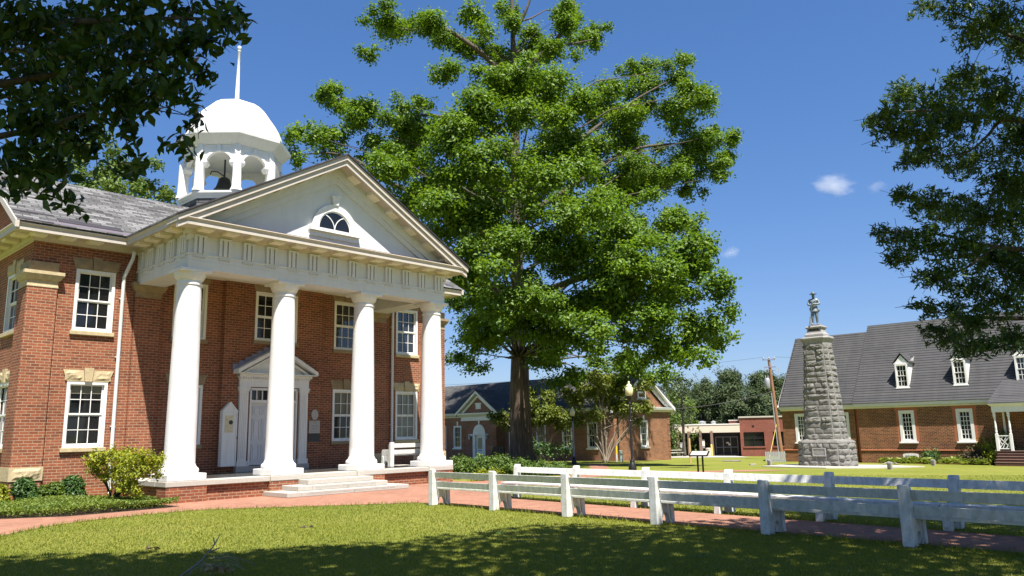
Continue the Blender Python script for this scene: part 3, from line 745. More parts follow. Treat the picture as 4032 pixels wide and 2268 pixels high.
mb = MB(); mb.lathe([(.42, 12.02), (.41, 12.06), (.33, 12.16), (.27, 12.34), (.23, 12.52), (.14, 12.6), (.05, 12.62)], -.34, .1, 24); mb.tube([(-.34, .1, 12.6), (-.34, .1, 13.4)], .035, 8)
mb.tube([(-.96, .1, 12.62), (-.90, .1, 12.76), (-.64, .1, 12.80), (-.34, .1, 12.66)], .025, 8); mb.build("bell", M['iron'], cup, smooth=60)
MB().box(BX - 1.9, BX + 1.9, BY - 1.9, BY + 1.9, 10.0, 10.6).build("belfry_curb", M['slate'], CH)

# notice case, plaques and bench on the porch
nb = empty("notice_case", chw(3.62, 3.80, .82), CH_ROT, "white notice case with a peaked top beside the courthouse door", "notice case")
mb = MB(); mb.box(-.27, .27, -.22, -.02, 0, 1.86); mb.prism([(-.30, 1.86), (.30, 1.86), (0, 2.2)], -.23, -.02); mb.build("case", M['white'], nb, bevel=.008)
mb = MB(); mb.box(-.27, -.23, -.245, -.222, .0, 1.86); mb.box(.23, .27, -.245, -.222, 0, 1.86); mb.box(-.23, .23, -.245, -.222, 0, .04); mb.box(-.23, .23, -.245, -.222, 1.82, 1.86)
mb.prism([(-.31, 1.862), (-.26, 1.862), (0, 2.15), (.26, 1.862), (.31, 1.862), (0, 2.22)], -.25, -.231); mb.build("frame", M['white'], nb)
mb = MB(); mb.box(-.18, .13, -.226, -.2205, 1.15, 1.74); mb.build("notice", M['paper'], nb)
mb = MB(); mb.lathe([(.0, 0), (.075, 0), (.075, .004), (0, .004)], 0, 0, 20, cap=False); o = mb.build("photo", M['ink'], nb); o.rotation_euler = (R(90), 0, 0); o.location = (.04, -.227, 1.5)
mb = MB(lambda a, d, z: (a * .94 - z * .3 + .02, -.2215 - d, z + a * .3 + .98)); mb.box(-.11, .11, 0, .003, -.09, .09); mb.build("paper_slip", M['white'], nb)
MB().box(.262, .285, -.262, -.245, .93, 1.0).build("latch", M['iron'], nb)

pq = empty("wall_plaques", chw(7.16, DP - .012, 0), CH_ROT, "oval grey medallion and two rectangular plaques right of the door", "plaques")
mb = MB(); mb.prism([(.15 * math.cos(R(12 * i)), 2.60 + .20 * math.sin(R(12 * i))) for i in range(30)], -.03, 0); mb.build("oval_plaque", M['granite'], pq)
mb = MB(); mb.box(-.24, .24, -.025, 0, 1.90, 2.38); p2 = mb.build("plaque", M['granite'], pq, bevel=.006)
mb = MB()
ring(mb, 0, 2.30, .03, .05, -.028, -.024, 0, 2 * math.pi, 16)
for z, w in ((2.2, .18), (2.16, .16), (2.09, .1), (2.05, .1), (1.98, .14)): mb.box(-w, w, -.028, -.0245, z - .008, z + .008)
mb.build("lettering", M['engrave'], p2)
MB().box(-.24, .24, -.025, 0, 1.58, 1.885).build("plaque", M['ink'], pq)["label"] = "black lower plaque"

def bench_support(T, x):
    """cast end: tapered back post, arched panel, front leg (d = depth towards the seat)"""
    mb = MB(T)
    mb.prism([(0, 0), (.19, 0), (.145, .55), (.12, .82), (.10, .88), (.06, .91), (-.005, .91)], x - .085, x + .085, 'x')
    mb.prism([(.188, .0), (.215, .0)] + [(.335 - .12 * math.cos(R(15 * i)), .0 + .21 * math.sin(R(15 * i))) for i in range(1, 12)] + [(.455, 0), (.48, 0), (.48, .395), (.168, .395)], x - .05, x + .05, 'x')
    mb.prism([(.478, 0), (.60, 0), (.585, .395), (.478, .395)], x - .075, x + .075, 'x')
    return mb
def make_bench(L, flip=False):
    e = empty("park_bench")
    T = lambda x, d, z: (L - x, d, z) if flip else (x, d, z)
    bench_support(T, .085).build("support", M['bench'], e, bevel=.012)
    for z0, z1, d0, d1 in ((.685, .835, .10, .135), (.455, .60, .135, .16)):
        mb = MB(T); mb.hexa([(.172, d1 - .04, z0), (L - .002, d1 - .04, z0), (L - .002, d1, z0), (.172, d1, z0), (.172, d0 - .04, z1), (L - .002, d0 - .04, z1), (L - .002, d0, z1), (.172, d0, z1)])
        mb.build("back_slat", M['bench'], e, bevel=.005)
    for d0, d1 in ((.20, .40), (.41, .62)): MB(T).box(.01, L - .004, d0, d1, .397, .445).build("seat_board", M['bench'], e, bevel=.006)
    return e
def bench_row(p0, p1, n, group, labels, flip):
    A, B = chw(*p0), chw(*p1); L = (B - A).length / n; d = (B - A).normalized()
    rz = math.atan2(d.y, d.x) + (0 if not flip else math.pi)
    proto = make_bench(L, flip)
    for i in range(n):
        o = proto if i == 0 else copy_tree(proto)
        o.location = A + d * (L * i) if not flip else A + d * (L * (i + 1))
        o.rotation_euler = (0, 0, rz); tag(o, labels[i], "bench", group)
# near row: seat faces away from the camera (towards the walk); far row faces it
A, B = Vector((-2.245, 20.706, 0)), Vector((5.786, 12.259, 0)); dd = (B - A) / 5
A2 = A; B2 = A + dd * 6
def loc2(p): q = p - CH_O; return (q.dot(UX), q.dot(VX))
bench_row(loc2(A2), loc2(B2), 6, "white benches with their backs to the lawn",
          ["white bench of the near row, the one closest to the courthouse steps", "white bench of the near row, second from the courthouse steps",
           "sunlit white bench in the middle of the near row, its slats still bright", "white bench of the near row where the tree shade begins across its slats",
           "fully shaded white bench of the near row, second from the right edge", "shaded white bench of the near row cut off by the right edge"], False)
bench_row((7.02, -6.9), (6.0, -20.6), 6, "white benches facing the walk from its far side",
          ["sunlit white bench of the far row nearest the courthouse columns", "sunlit white bench of the far row, second from the courthouse", "white bench of the far row whose top slat turns from sun to shade",
           "white bench of the far row with dappled light, in front of the stone monument", "white bench of the far row with sun flecks, second from the right edge", "white bench of the far row cut off by the right edge"], True)
# porch bench with arms, its back towards the lawn
pb = empty("porch_bench", chw(9.02, 1.5, .602), CH_ROT, "white bench with arms standing on the porch beside the right-hand column", "bench")
for x in (.085, 1.66):
    mb = bench_support(lambda x_, d, z: (x_, d, z), x); mb.prism([(.13, .397), (.60, .397), (.61, .56), (.57, .63), (.13, .64)], x - .05, x + .05, 'x'); mb.build("support", M['bench'], pb, bevel=.012)
for z0, z1, d0 in ((.70, .86, .11), (.47, .62, .14)): MB().box(.17, 1.575, d0 - .04, d0, z0, z1).build("back_slat", M['bench'], pb, bevel=.005)
MB().box(.14, 1.605, .2, .6, .398, .445).build("seat_board", M['bench'], pb, bevel=.006)

M['pier'] = plain('grey_brown_pier', (.16, .105, .08), .9, .2, 5, .3)

# ------------------------------------------------------------------ colonial house on the right (x along its front, y into its depth)
HB = empty("colonial_house", (21.1, 62.8, 0), R(-43.45), "long brick colonial building with steep grey shingle roof, white dormers and a small porch", "house")
TH = lambda a, d, z: (a, -d, z)
hw = [(1.02, 2.05, .62, 2.82), (4.18, 5.20, .62, 2.82), (8.78, 9.81, .62, 2.82), (12.47, 13.50, .62, 2.82), (19.9, 20.95, .62, 2.82)]
wall_with_openings("wall", lambda a, d, z: (a, .18 - d, z), 0, 5.64, -2.2, 3.3, hw[:2], M['brick_orange'], HB)
wall_with_openings("wall", TH, 5.93, 24, -2.2, 3.3, hw[2:] + [(17.0, 18.2, .05, 2.35)], M['brick_orange'], HB)
mb = MB(); mb.quad((0, .18, -2.2), (0, 8.4, -2.2), (0, 8.4, 3.3), (0, .18, 3.3)); mb.quad((5.93, 0, -2.2), (5.93, 0, 3.3), (5.93, .5, 3.3), (5.93, .5, -2.2)); mb.quad((5.64, .18, -2.2), (5.64, .5, -2.2), (5.64, .5, 3.3), (5.64, .18, 3.3))
mb.quad((24, 0, -2.2), (24, 9, -2.2), (24, 9, 3.3), (24, 0, 3.3)); mb.quad((0, 9, -2.2), (0, 9, 3.3), (24, 9, 3.3), (24, 9, -2.2))
mb.quad((0, .18, 3.3), (0, 8.6, 3.3), (0, 4.2, 9.0)); mb.build("side_wall", M['brick_orange'], HB, recalc=False)
MB().box(5.66, 5.91, .3, .34, -2.2, 3.3).build("recess", M['brick_plain'], HB)
mb = MB(); mb.molding([(0, .18), (5.64, .18)], [(-.02, .0), (.04, .0), (.055, .035), (.04, .07), (-.02, .08)]); mb.molding([(5.93, 0), (24, 0)], [(-.02, .0), (.04, .0), (.055, .035), (.04, .07), (-.02, .08)]); mb.build("water_table", M['brick_plain'], HB)
mb = MB()
for a0, a1, z0, z1 in hw[2:4]:
    for s0, s1 in ((a0 - .22, a0), (a1, a1 + .22)):
        for k in range(20): mb.box(s0 + (.0 if k % 2 else .05 if s0 < a0 else 0), s1 - (.0 if k % 2 or s0 < a0 else .05), -.004, .01, z0 + k * .11, z0 + k * .11 + .108)
    mb.box(a0 - .25, a1 + .25, -.004, .01, z1, z1 + .22)
mb.build("window_surround", M['brick_plain'], HB)
for i, w in enumerate(hw):
    T = TH if i > 1 else (lambda a, d, z: (a, .18 - d, z))
    sash_window(HB, T, *w, 3, 6, casing=.2, depth=.16, bar=.035, sash=.04, meet=False, sill=(.1, .12, .1, 'white'))
mb = MB(TH); mb.box(8.80, 9.82, -.05, .05, -.75, -.24)
mb.prism([(8.80, -.24), (9.82, -.24), (9.65, -.19), (9.31, -.165), (8.97, -.19)], -.05, .05)
for z in (-.62, -.5, -.38): pass
v_ = mb.build("basement_window", M['white'], HB)
MB(TH).box(8.95, 9.29, .051, .056, -.7, -.33).box(9.33, 9.67, .051, .056, -.7, -.33).build("pane", M['glass'], v_)
mb = MB(TH)
for z in (-.6, -.5, -.42): mb.box(8.95, 9.67, .057, .065, z, z + .025)
mb.build("louvre", M['white'], v_)
def house_roof(x0, x1, y0, ze, yr, zr, nm="roof"):
    mb = MB(); mb.prism([(y0, ze), (yr, zr), (2 * yr - y0, ze), (2 * yr - y0, ze + .06), (yr, zr + .08), (y0 - .03, ze + .04)], x0, x1, 'x'); return mb.build(nm, M['shingle'], HB)
house_roof(-.12, 5.76, -.18, 3.36, 4.15, 9.05); hr = house_roof(5.74, 24.2, -.36, 3.38, 4.45, 9.55)
mb = MB()
mb.molding([(-.1, .18), (5.7, .18)], [(-.02, 3.04), (.05, 3.04), (.08, 3.16), (.32, 3.18), (.34, 3.37), (-.02, 3.37)])
mb.molding([(5.76, 0), (24.1, 0)], [(-.02, 3.04), (.05, 3.04), (.08, 3.16), (.32, 3.18), (.35, 3.40), (-.02, 3.40)])
for k in range(120): mb.box(5.9 + k * .152, 5.97 + k * .152, -.12, -.06, 3.10, 3.155)
mb.prism([(-.25, 3.35), (4.15, 9.03), (4.15, 8.75), (.0, 3.35)], -.14, -.06, 'x')
mb.build("cornice", M['trim'], HB)
for k in range(4):
    x0 = 8.70 + 3.75 * k; xc = x0 + .45
    dm = empty("dormer", (xc, .55, 0)); dm.parent = HB
    TD = lambda a, d, z: (a, -d - .14, z)
    MB().prism([(-.0, 4.38), (2.0, 6.9), (2.0, 6.22), (0, 6.22)], -.44, .44, 'x').build("cheek", M['white'], dm)
    mb = MB(); mb.prism([(-.46, 6.22), (.46, 6.22), (0, 6.80)], -.02, .1); mb.box(-.52, .52, -.06, .1, 6.16, 6.24); mb.build("gable", M['white'], dm)
    mb = MB(); mb.chevron(-.58, .58, 6.20, 6.92, 0, .05, -.10, 2.4); mb.build("roof", M['shingle'], dm)
    sash_window(dm, TD, -.42, .42, 4.46, 6.14, 3, 4, casing=.1, depth=.05, bar=.035, sash=.04, sill=(.06, .09, .09, 'white'))
pc = empty("porch", (0, 0, 0)); pc.parent = HB
mb = MB(); mb.box(15.1, 20.1, -2.25, 0, -2.0, .05)
for i in range(4): mb.box(15.25, 19.9, -2.25 - .32 * (i + 1), -2.25 - .32 * i, -2.0, .05 - .165 * (i + 1))
mb.build("porch_base", M['step_brick'], pc)
mb = MB()
for i in range(4): mb.box(15.2, 19.95, -2.27 - .32 * (i + 1), -2.25 - .32 * i, .053 - .165 * (i + 1), .085 - .165 * (i + 1))
mb.box(15.05, 20.15, -2.3, 0, .052, .075); mb.build("tread", M['pier'], pc)
for x in (15.22, 16.0, 19.2, 19.98):
    mb = MB(); mb.box(x - .075, x + .075, -2.2, -2.05, .075, 1.15); mb.lathe([(.07, 1.15), (.05, 1.2), (.075, 1.28), (.055, 1.36), (.065, 1.5), (.05, 2.05), (.07, 2.1), (.05, 2.14), (.07, 2.2)], x, -2.125, 12); mb.box(x - .07, x + .07, -2.195, -2.055, 2.2, 2.52); mb.build("post", M['white'], pc)
for x in (15.30, 16.6, 18.5): MB().box(x - .06, x + .06, -.12, -.01, .08, 2.52).build("post", M['white'], pc)
for x0, x1 in ((15.3, 15.92), (19.28, 19.9)):
    mb = MB(); mb.box(x0, x1, -2.16, -2.08, .98, 1.04); mb.box(x0, x1, -2.15, -2.09, .18, .25); mb.box(x0 + .0, x0 + .05, -2.14, -2.10, .25, .98); mb.box(x1 - .05, x1, -2.14, -2.10, .25, .98)
    def bar(a, za, b_, zb):
        d = Vector((b_ - a, 0, zb - za)).normalized(); n = Vector((-d.z, 0, d.x)) * .022
        mb.prism([(a + n.x, za + n.z), (b_ + n.x, zb + n.z), (b_ - n.x, zb - n.z), (a - n.x, za - n.z)], -2.135, -2.105)
    w = x1 - x0
    for p in ((x0, .25, x1, .98), (x1, .25, x0, .98), (x0, .55, x0 + w * .38, .98), (x1, .68, x1 - w * .38, .25), (x0 + w * .3, .25, x0 + w * .5, .5), (x1 - w * .3, .98, x1 - w * .5, .72), (x0, .8, x0 + w * .3, .45)): bar(*p)
    mb.build("railing", M['white'], pc)
mb = MB(); mb.box(15.12, 20.08, -2.24, -2.02, 2.50, 2.92); mb.box(15.12, 15.3, -2.02, 0, 2.50, 2.92); mb.box(19.9, 20.08, -2.02, 0, 2.5, 2.92); mb.molding([(15.1, 0), (15.1, -2.26), (20.1, -2.26), (20.1, 0)], [(-.02, 2.88), (.04, 2.9), (.14, 3.0), (.14, 3.06), (-.02, 3.06)]); mb.build("porch_beam", M['white'], pc)
MB().hexa([(14.95, -2.42, 3.06), (20.25, -2.42, 3.06), (20.25, .9, 3.06), (14.95, .9, 3.06), (14.95, -2.42, 3.10), (20.25, -2.42, 3.10), (19.75, .75, 4.75), (15.45, .75, 4.75)]).build("porch_roof", M['shingle'], pc)
MB().box(15.5, 19.7, -1.62, -1.56, 3.5, 3.53).build("snow_rail", M['iron'], pc)
mb = MB(TH); mb.box(17.0, 17.1, -.1, .03, .06, 2.35); mb.box(18.1, 18.2, -.1, .03, .06, 2.35); mb.box(17.1, 18.1, -.1, .03, 2.25, 2.35); mb.build("door_frame", M['white'], HB)
MB(TH).box(17.1, 18.1, -.08, -.04, .06, 2.25).build("door", M['dark_tile'], HB)

# ------------------------------------------------------------------ brick annex behind the big oak
AN = empty("brick_annex", (8.0, 64.0, 0), R(-43.45), "single-storey brick building with pedimented entrance bay and a lit gable end behind the oak", "building")
aw = [(-21.3, -20.25, .4, 2.5), (-19.16, -18.07, .4, 2.5), (-11.2, -10.1, .4, 2.5), (-8.4, -7.3, .4, 2.5), (-5.45, -4.35, .4, 2.5), (-2.75, -1.65, .4, 2.5)]
wall_with_openings("wall", TH, -27, .0, -1.6, 3.35, aw, M['brick_dark'], AN)
TG = lambda a, d, z: (0 + d, a, z)
gw = [(3.66, 4.76, .4, 2.58)]
wall_with_openings("wall", TG, 0, 8.18, -1.6, 3.35, gw, M['brick_orange'], AN)
mb = MB(); mb.quad((-27, 8.18, -1.6), (-27, 8.18, 3.35), (0, 8.18, 3.35), (0, 8.18, -1.6)); mb.quad((-27, 0, -1.6), (-27, 8.18, -1.6), (-27, 8.18, 3.35), (-27, 0, 3.35)); mb.build("wall", M['brick_dark'], AN, recalc=False)
mb = MB(); mb.prism([(.2, 3.3), (4.09, 5.95), (7.98, 3.3)], -.03, .0, 'x'); mb.build("gable", M['brick_orange'], AN)
mb = MB()
for k in range(8):
    z = -.55 + k * .46
    mb.box(.0, .025, 7.85, 8.20, z, z + .36); mb.box(-.3, .02, 8.18, 8.205, z, z + .36)
mb.build("quoin", M['brick_orange'], AN)
for w in aw: sash_window(AN, TH, *w, 3, 4, casing=.13, depth=.12, bar=.016, sash=.03, sill=(.1, .1, .12, 'white'))
for w in gw: sash_window(AN, TG, *w, 3, 4, casing=.12, depth=.12, bar=.02, sash=.04, sill=(.14, .1, .14, 'granite'))
mb = MB(TH)
for a0, a1, z0, z1 in aw: mb.prism([((a0 + a1) / 2 - .07, z1 + .005), ((a0 + a1) / 2 + .07, z1 + .005), ((a0 + a1) / 2 + .1, z1 + .42), ((a0 + a1) / 2 - .1, z1 + .42)], -.01, .03)
mb.T = TG; mb.prism([(4.13, 2.59), (4.29, 2.59), (4.33, 3.0), (4.09, 3.0)], -.01, .03); mb.build("keystone", M['white'], AN)
gwn = sash_window(AN, TG, 3.5, 4.72, 4.42, 5.0, 2, 2, casing=.15, depth=.02, sill=(.25, .1, .15, 'granite'), meet=False)
mb = MB(); mb.prism([(-.42, 3.68), (4.09, 6.62), (8.6, 3.68), (8.6, 3.76), (4.09, 6.72), (-.46, 3.74)], -27.2, .42, 'x'); mb.build("roof", M['shingle2'], AN)
mb = MB()
mb.molding([(-27, 0), (.0, 0), (0, 1.2)], [(-.02, 3.27), (.05, 3.27), (.1, 3.4), (.36, 3.48), (.42, 3.68), (-.02, 3.68)])
mb.molding([(0, 1.2), (0, 8.18), (-1.0, 8.18)], [(-.02, 3.30), (.05, 3.30), (.1, 3.4), (.36, 3.48), (.42, 3.68), (-.02, 3.72)])
for a, za, b_, zb in ((-.44, 3.66, 4.09, 6.62), (4.09, 6.62, 8.62, 3.66)):
    mb.prism([(a, za - .02), (b_, zb - .02), (b_, zb - .30), (a, za - .30 + .28)], .0, .42, 'x'); mb.prism([(a, za - .28), (b_, zb - .301), (b_, zb - .52), (a, za - .5)], .0, .18, 'x')
mb.build("cornice", M['trim'], AN)
bay = empty("entrance_bay", (0, 0, 0)); bay.parent = AN
TB = lambda a, d, z: (a, -1.0 - d, z)
mb = MB()
door_o = (-15.40, -13.78, -1.0, 1.66)
wall_with_openings("wall", TB, -16.86, -12.35, -1.6, 3.0, [door_o], M['brick_dark'], bay)
mb = MB(); mb.quad((-16.86, -1, -1.6), (-16.86, 0, -1.6), (-16.86, 0, 3.3), (-16.86, -1, 3.3)); mb.quad((-12.35, -1, -1.6), (-12.35, -1, 3.3), (-12.35, 0, 3.3), (-12.35, 0, -1.6)); mb.prism([(-16.6, 3.5), (-14.6, 5.3), (-12.6, 3.5)], -1.03, -.9); mb.build("side_wall", M['brick_dark'], bay)
mb = MB(TB)
for x0, x1 in ((-16.88, -16.45), (-12.78, -12.33)):
    for k in range(8):
        z = -.6 + k * .36; mb.box(x0, x1, -.01, .03, z, z + .28)
mb.build("quoin", M['brick_orange'], bay)
mb = MB(); mb.molding([(-16.95, 0), (-16.95, -1.08), (-12.25, -1.08), (-12.25, 0)], [(-.2, 2.92), (.0, 2.92), (.02, 3.05), (.0, 3.06), (.0, 3.28), (.1, 3.34), (.3, 3.5), (.32, 3.62), (-.2, 3.66)])
mb.chevron(-17.45, -11.75, 3.58, 5.64, -.22, 0, -1.45, -1.0); mb.chevron(-17.0, -12.2, 3.58, 5.32, -.26, 0.0, -1.15, -1.0)
mb.box(-15.02, -14.2, -1.1, -1.0, 4.44, 4.54); mb.box(-14.95, -14.27, -1.07, -1.0, 3.98, 4.44); mb.build("pediment", M['white'], bay)
mb = MB(); mb.chevron(-17.5, -11.7, 3.60, 5.68, .0, .06, -1.48, 3.2); mb.build("roof", M['shingle2'], bay)
mb = MB(TB); mb.prism([(-13.78, 1.68)] + [(-14.59 + .81 * math.cos(t), 1.68 + .90 * math.sin(t)) for t in [math.pi * i / 20 for i in range(21)]][1:-1] + [(-15.40, 1.68)], -.1, .03)
mb.prism([(-14.66, 2.6), (-14.52, 2.6), (-14.48, 2.91), (-14.70, 2.91)], -.02, .05)
mb.box(-15.42, -15.10, -.15, .05, -.75, 1.68); mb.box(-14.08, -13.76, -.15, .05, -.75, 1.68); mb.box(-15.5, -13.68, -.1, .07, 1.60, 1.70)
mb.box(-15.95, -15.42, -.02, .08, 1.52, 1.70); mb.box(-13.76, -13.4, -.02, .08, 1.52, 1.70)
mb.build("door_surround", M['white'], bay)
d = MB(TB).box(-15.1, -14.08, -.15, -.1, -.75, 1.6).build("door", M['white'], bay)
MB(TB).box(-14.85, -14.3, -.099, -.09, .35, 1.35).build("pane", M['glass_blind'], d)
MB(TB).box(-14.75, -14.35, -.099, -.05, .2, .26).build("push_bar", plain("blue_bar", (.05, .2, .5), .4), d)
for x in (-15.75, -13.5):
    mb = MB(TB); mb.box(x - .1, x + .1, .02, .22, 1.22, 1.5); mb.prism([(x - .15, 1.5), (x + .15, 1.5), (x, 1.66)], .0, .26); mb.build("wall_lamp", M['granite'], bay)
MB(TB).box(-15.6, -13.6, 0, 1.2, -1.5, -.74).build("door_step", M['concrete'], bay)
MB().tube([(.08, .45, 2.9), (.08, .45, -.5)], .045, 8).build("downspout", M['iron'], AN)
mb = MB(); mb.tube([(-11.6, -.1, 3.2), (-11.6, -.1, -.5)], .05, 8); mb.build("downspout", M['white'], AN)
mb = MB()
for x in (-14.6, -13.9, -13.2): mb.lathe([(.06, 6.65), (.06, 6.9), (.12, 6.92), (.12, 7.0), (.02, 7.05)], x, 4.09, 10)
mb.tube([(-14.9, 4.0, 6.78), (-13.9, 4.0, 6.80), (-12.9, 4.0, 6.74)], .03, 6); mb.build("roof_vent", M['grey_metal'], AN)

# ------------------------------------------------------------------ low modern block in the distance (x to the right, y away)
SM = 1.22; ZM = lambda z: 1.8 + (z - 1.8) * SM
PMx, PMy = math.sin(R(15.5)) * 100, math.cos(R(15.5)) * 100
MO = empty("modern_block", (PMx, PMy, 0), R(-15.5), "low red brick and glass office with beige canopy on tapered piers, far behind the lawn", "building")
def Q(a): return a * SM
zb = -2.6
mb = MB()
wall_with_openings("wall", TH, Q(.43), Q(7.0), zb, ZM(2.78), [(Q(.74), Q(2.69), ZM(0), ZM(1.38)), (Q(3.52), Q(5.4), ZM(0), ZM(1.38))], M['brick_red'], MO, .25)
mb = MB(); mb.box(Q(.43), Q(7), .3, 12, zb, ZM(2.78)); mb.quad((Q(.43), 0, zb), (Q(.43), 0, ZM(2.78)), (Q(.43), .3, ZM(2.78)), (Q(.43), .3, zb)); mb.build("wall", M['brick_red'], MO)
MB().box(Q(.36), Q(7.1), -.12, 12, ZM(2.785), ZM(2.93)).build("coping", M['concrete'], MO)
for a0, a1 in ((.74, 2.69), (3.52, 5.4)):
    mb = MB(TH)
    for x in (a0, (a0 + a1) / 2, a1): mb.box(Q(x) - .04, Q(x) + .04, -.2, -.12, ZM(0), ZM(1.38))
    for z in (0, .72, 1.35): mb.box(Q(a0), Q(a1), -.21, -.11, ZM(z), ZM(z) + .06)
    w = mb.build("window", M['black'], MO); MB(TH).box(Q(a0), Q(a1), -.24, -.215, ZM(0), ZM(1.38)).build("pane", M['glass'], w)
    MB(TH).box(Q(a0) - .1, Q(a1) + .1, -.1, .1, ZM(0) - .16, ZM(0) - .003).build("sill", M['brick_red'], w)
MB(TH).box(Q(1.6), Q(1.8), .0, .04, ZM(1.9), ZM(2.05)).build("wall_light", M['black'], MO)
mb = MB(); mb.box(-Q(14), Q(.42), -.4, 9, ZM(1.40), ZM(2.16)); mb.build("canopy", M['concrete_beige'], MO)
MB().box(-Q(14.05), Q(.425), -.46, 9, ZM(2.162), ZM(2.25)).build("coping", M['white'], MO)
for x in (-10.1, -9.0, -7.9, -6.85, -5.76, -4.66, -3.54, -2.44):
    mb = MB(); mb.prism([(-.62, zb), (.9, zb), (.9, ZM(1.4)), (-.5, ZM(1.4)), (-.5, ZM(1.55)), (-.62, ZM(1.55))], Q(x), Q(x) + .28, 'x')
    mb = MB(); a = Q(x); mb.hexa([(a, -.85, zb), (a + .36, -.85, zb), (a + .36, 1.5, zb), (a, 1.5, zb), (a, -.55, ZM(1.55)), (a + .3, -.55, ZM(1.55)), (a + .3, -.1, ZM(1.55)), (a, -.1, ZM(1.55))]); mb.build("pier", M['pier'], MO)
MB().box(-Q(14), Q(.42), 2.4, 2.5, zb, ZM(1.4)).build("glass_wall", M['black'], MO)
MB().box(-Q(14), -Q(4.6), 2.2, 2.39, zb, ZM(1.4)).build("inner_wall", M['dark_tile'], MO)
mb = MB()
for x in (-2.0, -1.27, -.55, .14): mb.box(Q(x) - .05, Q(x) + .05, 2.2, 2.39, zb, ZM(.92))
for z in (-.83, -.12, .90): mb.box(Q(-2), Q(.2), 2.25, 2.38, ZM(z), ZM(z) + .09)
mb.build("door_frame", M['post_grey'], MO)
MB().box(Q(-.98), Q(-.72), 2.2, 2.24, ZM(.3), ZM(.42)).build("door_notice", M['white'], MO); MB().box(Q(-.78), Q(-.55), 2.2, 2.24, ZM(.1), ZM(.28)).build("door_notice", M['white'], MO)
mb = MB(); mb.box(Q(-.6), Q(.42), 5, 12, ZM(2.2), ZM(2.55)); mb.build("rear_wall", M['brick_red'], MO); MB().box(Q(-.65), Q(.42), 4.9, 12, ZM(2.552), ZM(2.66)).build("coping", M['concrete'], MO)
for x, r in ((-3.3, .52), (-2.15, .32)):
    mb = MB(); mb.lathe([(r, ZM(2.2)), (r, ZM(2.34)), (r * .8, ZM(2.36)), (r * .8, ZM(2.42)), (r * .95, ZM(2.44)), (r * .95, ZM(2.5)), (r * .3, ZM(2.6))], Q(x), 4, 20); mb.build("roof_vent", M['grey_metal'], MO, smooth=40)
# driveway and walk before it
ribbon("driveway", [(12.5, 80), (14, 88), (19, 97)], [(25, 85.5), (26, 92), (27, 98.5)], M['concrete'], .03, "pale concrete forecourt in front of the low modern building", 8)

# ------------------------------------------------------------------ monument
MG = -0.50
MN = empty("war_monument", (18.35, 47.05, MG), R(-43.45), "tall tapering rock-faced stone obelisk topped by a soldier statue", "monument")
def oct_plan(hx, hy, c): return [(-hx + c, -hy), (hx - c, -hy), (hx, -hy + c), (hx, hy - c), (hx - c, hy), (-hx + c, hy), (-hx, hy - c), (-hx, -hy + c)]
def rock_courses(name, lo, hi, z0, z1, ncourse, seed, parent, skip=None):
    """courses of quarry-faced stones on a tapering eight-sided shaft; mortar shows between"""
    rnd = random.Random(seed); A, B = oct_plan(*lo), oct_plan(*hi)
    core = MB(); a = core.pts([(x, y, z0) for x, y in A]); b_ = core.pts([(x, y, z1) for x, y in B])
    for i in range(8):
        j = (i + 1) % 8; core.f.append((a + i, a + j, b_ + j, b_ + i))
    core.f.append(tuple(b_ + i for i in range(8)))
    sh = core.build(name, M['mortar'], parent)
    st = MB()
    for k in range(ncourse):
        t0, t1 = k / ncourse, (k + 1) / ncourse
        for i in (7, 0, 1, 2, 3):
            j = (i + 1) % 8
            P = lambda s, t: Vector(((A[i][0] + (B[i][0] - A[i][0]) * t) * (1 - s) + (A[j][0] + (B[j][0] - A[j][0]) * t) * s, (A[i][1] + (B[i][1] - A[i][1]) * t) * (1 - s) + (A[j][1] + (B[j][1] - A[j][1]) * t) * s, z0 + (z1 - z0) * t))
            e = P(1, t0) - P(0, t0); L = e.length; nrm = Vector((e.y, -e.x, 0)).normalized()
            n = max(1, int(round(L / rnd.uniform(.36, .95)))); cuts = [0] + sorted(min(.95, max(.05, (q + 1) / n + rnd.uniform(-.2, .2) / n)) for q in range(n - 1)) + [1]
            for s0, s1 in zip(cuts, cuts[1:]):
                if skip and skip(i, (s0 + s1) / 2, (t0 + t1) / 2): continue
                m0 = .012 / L; dt = .012 / (z1 - z0) ; amp = rnd.uniform(.025, .10) * (1 if rnd.random() < .85 else .15)
                fx, fz = rnd.uniform(.25, .75), rnd.uniform(.25, .75); nu, nv = 8, 6; rows = []
                for b2 in range(nv):
                    row = []
                    for a2 in range(nu):
                        s = s0 + m0 + (s1 - s0 - 2 * m0) * a2 / (nu - 1); t = t0 + dt + (t1 - t0 - 2 * dt) * b2 / (nv - 1)
                        edge = a2 in (0, nu - 1) or b2 in (0, nv - 1); q = P(s, t)
                        h = .012 if edge else .03 + amp * (1.1 - 1.1 * (abs(a2 / (nu - 1) - fx) + abs(b2 / (nv - 1) - fz)) + .7 * noise.noise(q * 5.0 + Vector((seed, 0, 0))) + .6 * noise.noise(q * 14.0))
                        row.append(q + nrm * max(.012, h))
                    rows.append(st.pts(row))
                for r0, r1 in zip(rows, rows[1:]):
                    for a2 in range(nu - 1): st.f.append((r0 + a2, r0 + a2 + 1, r1 + a2 + 1, r1 + a2))
    so = st.build("stonework", M['stone_rock'], sh); return sh
mon_skip = lambda i, s, t: i == 0 and .28 < s < .74 and .42 < t < .82
rock_courses("base", (1.52, 1.03, .47), (1.45, .98, .45), 0, 1.36, 4, 3, MN, mon_skip)
mb = MB(); a = mb.pts([(x, y, 1.36) for x, y in oct_plan(1.5, 1.02, .47)]); b_ = mb.pts([(x, y, 1.44) for x, y in oct_plan(1.47, .99, .46)]); c_ = mb.pts([(x, y, 1.60) for x, y in oct_plan(1.12, .80, .33)])
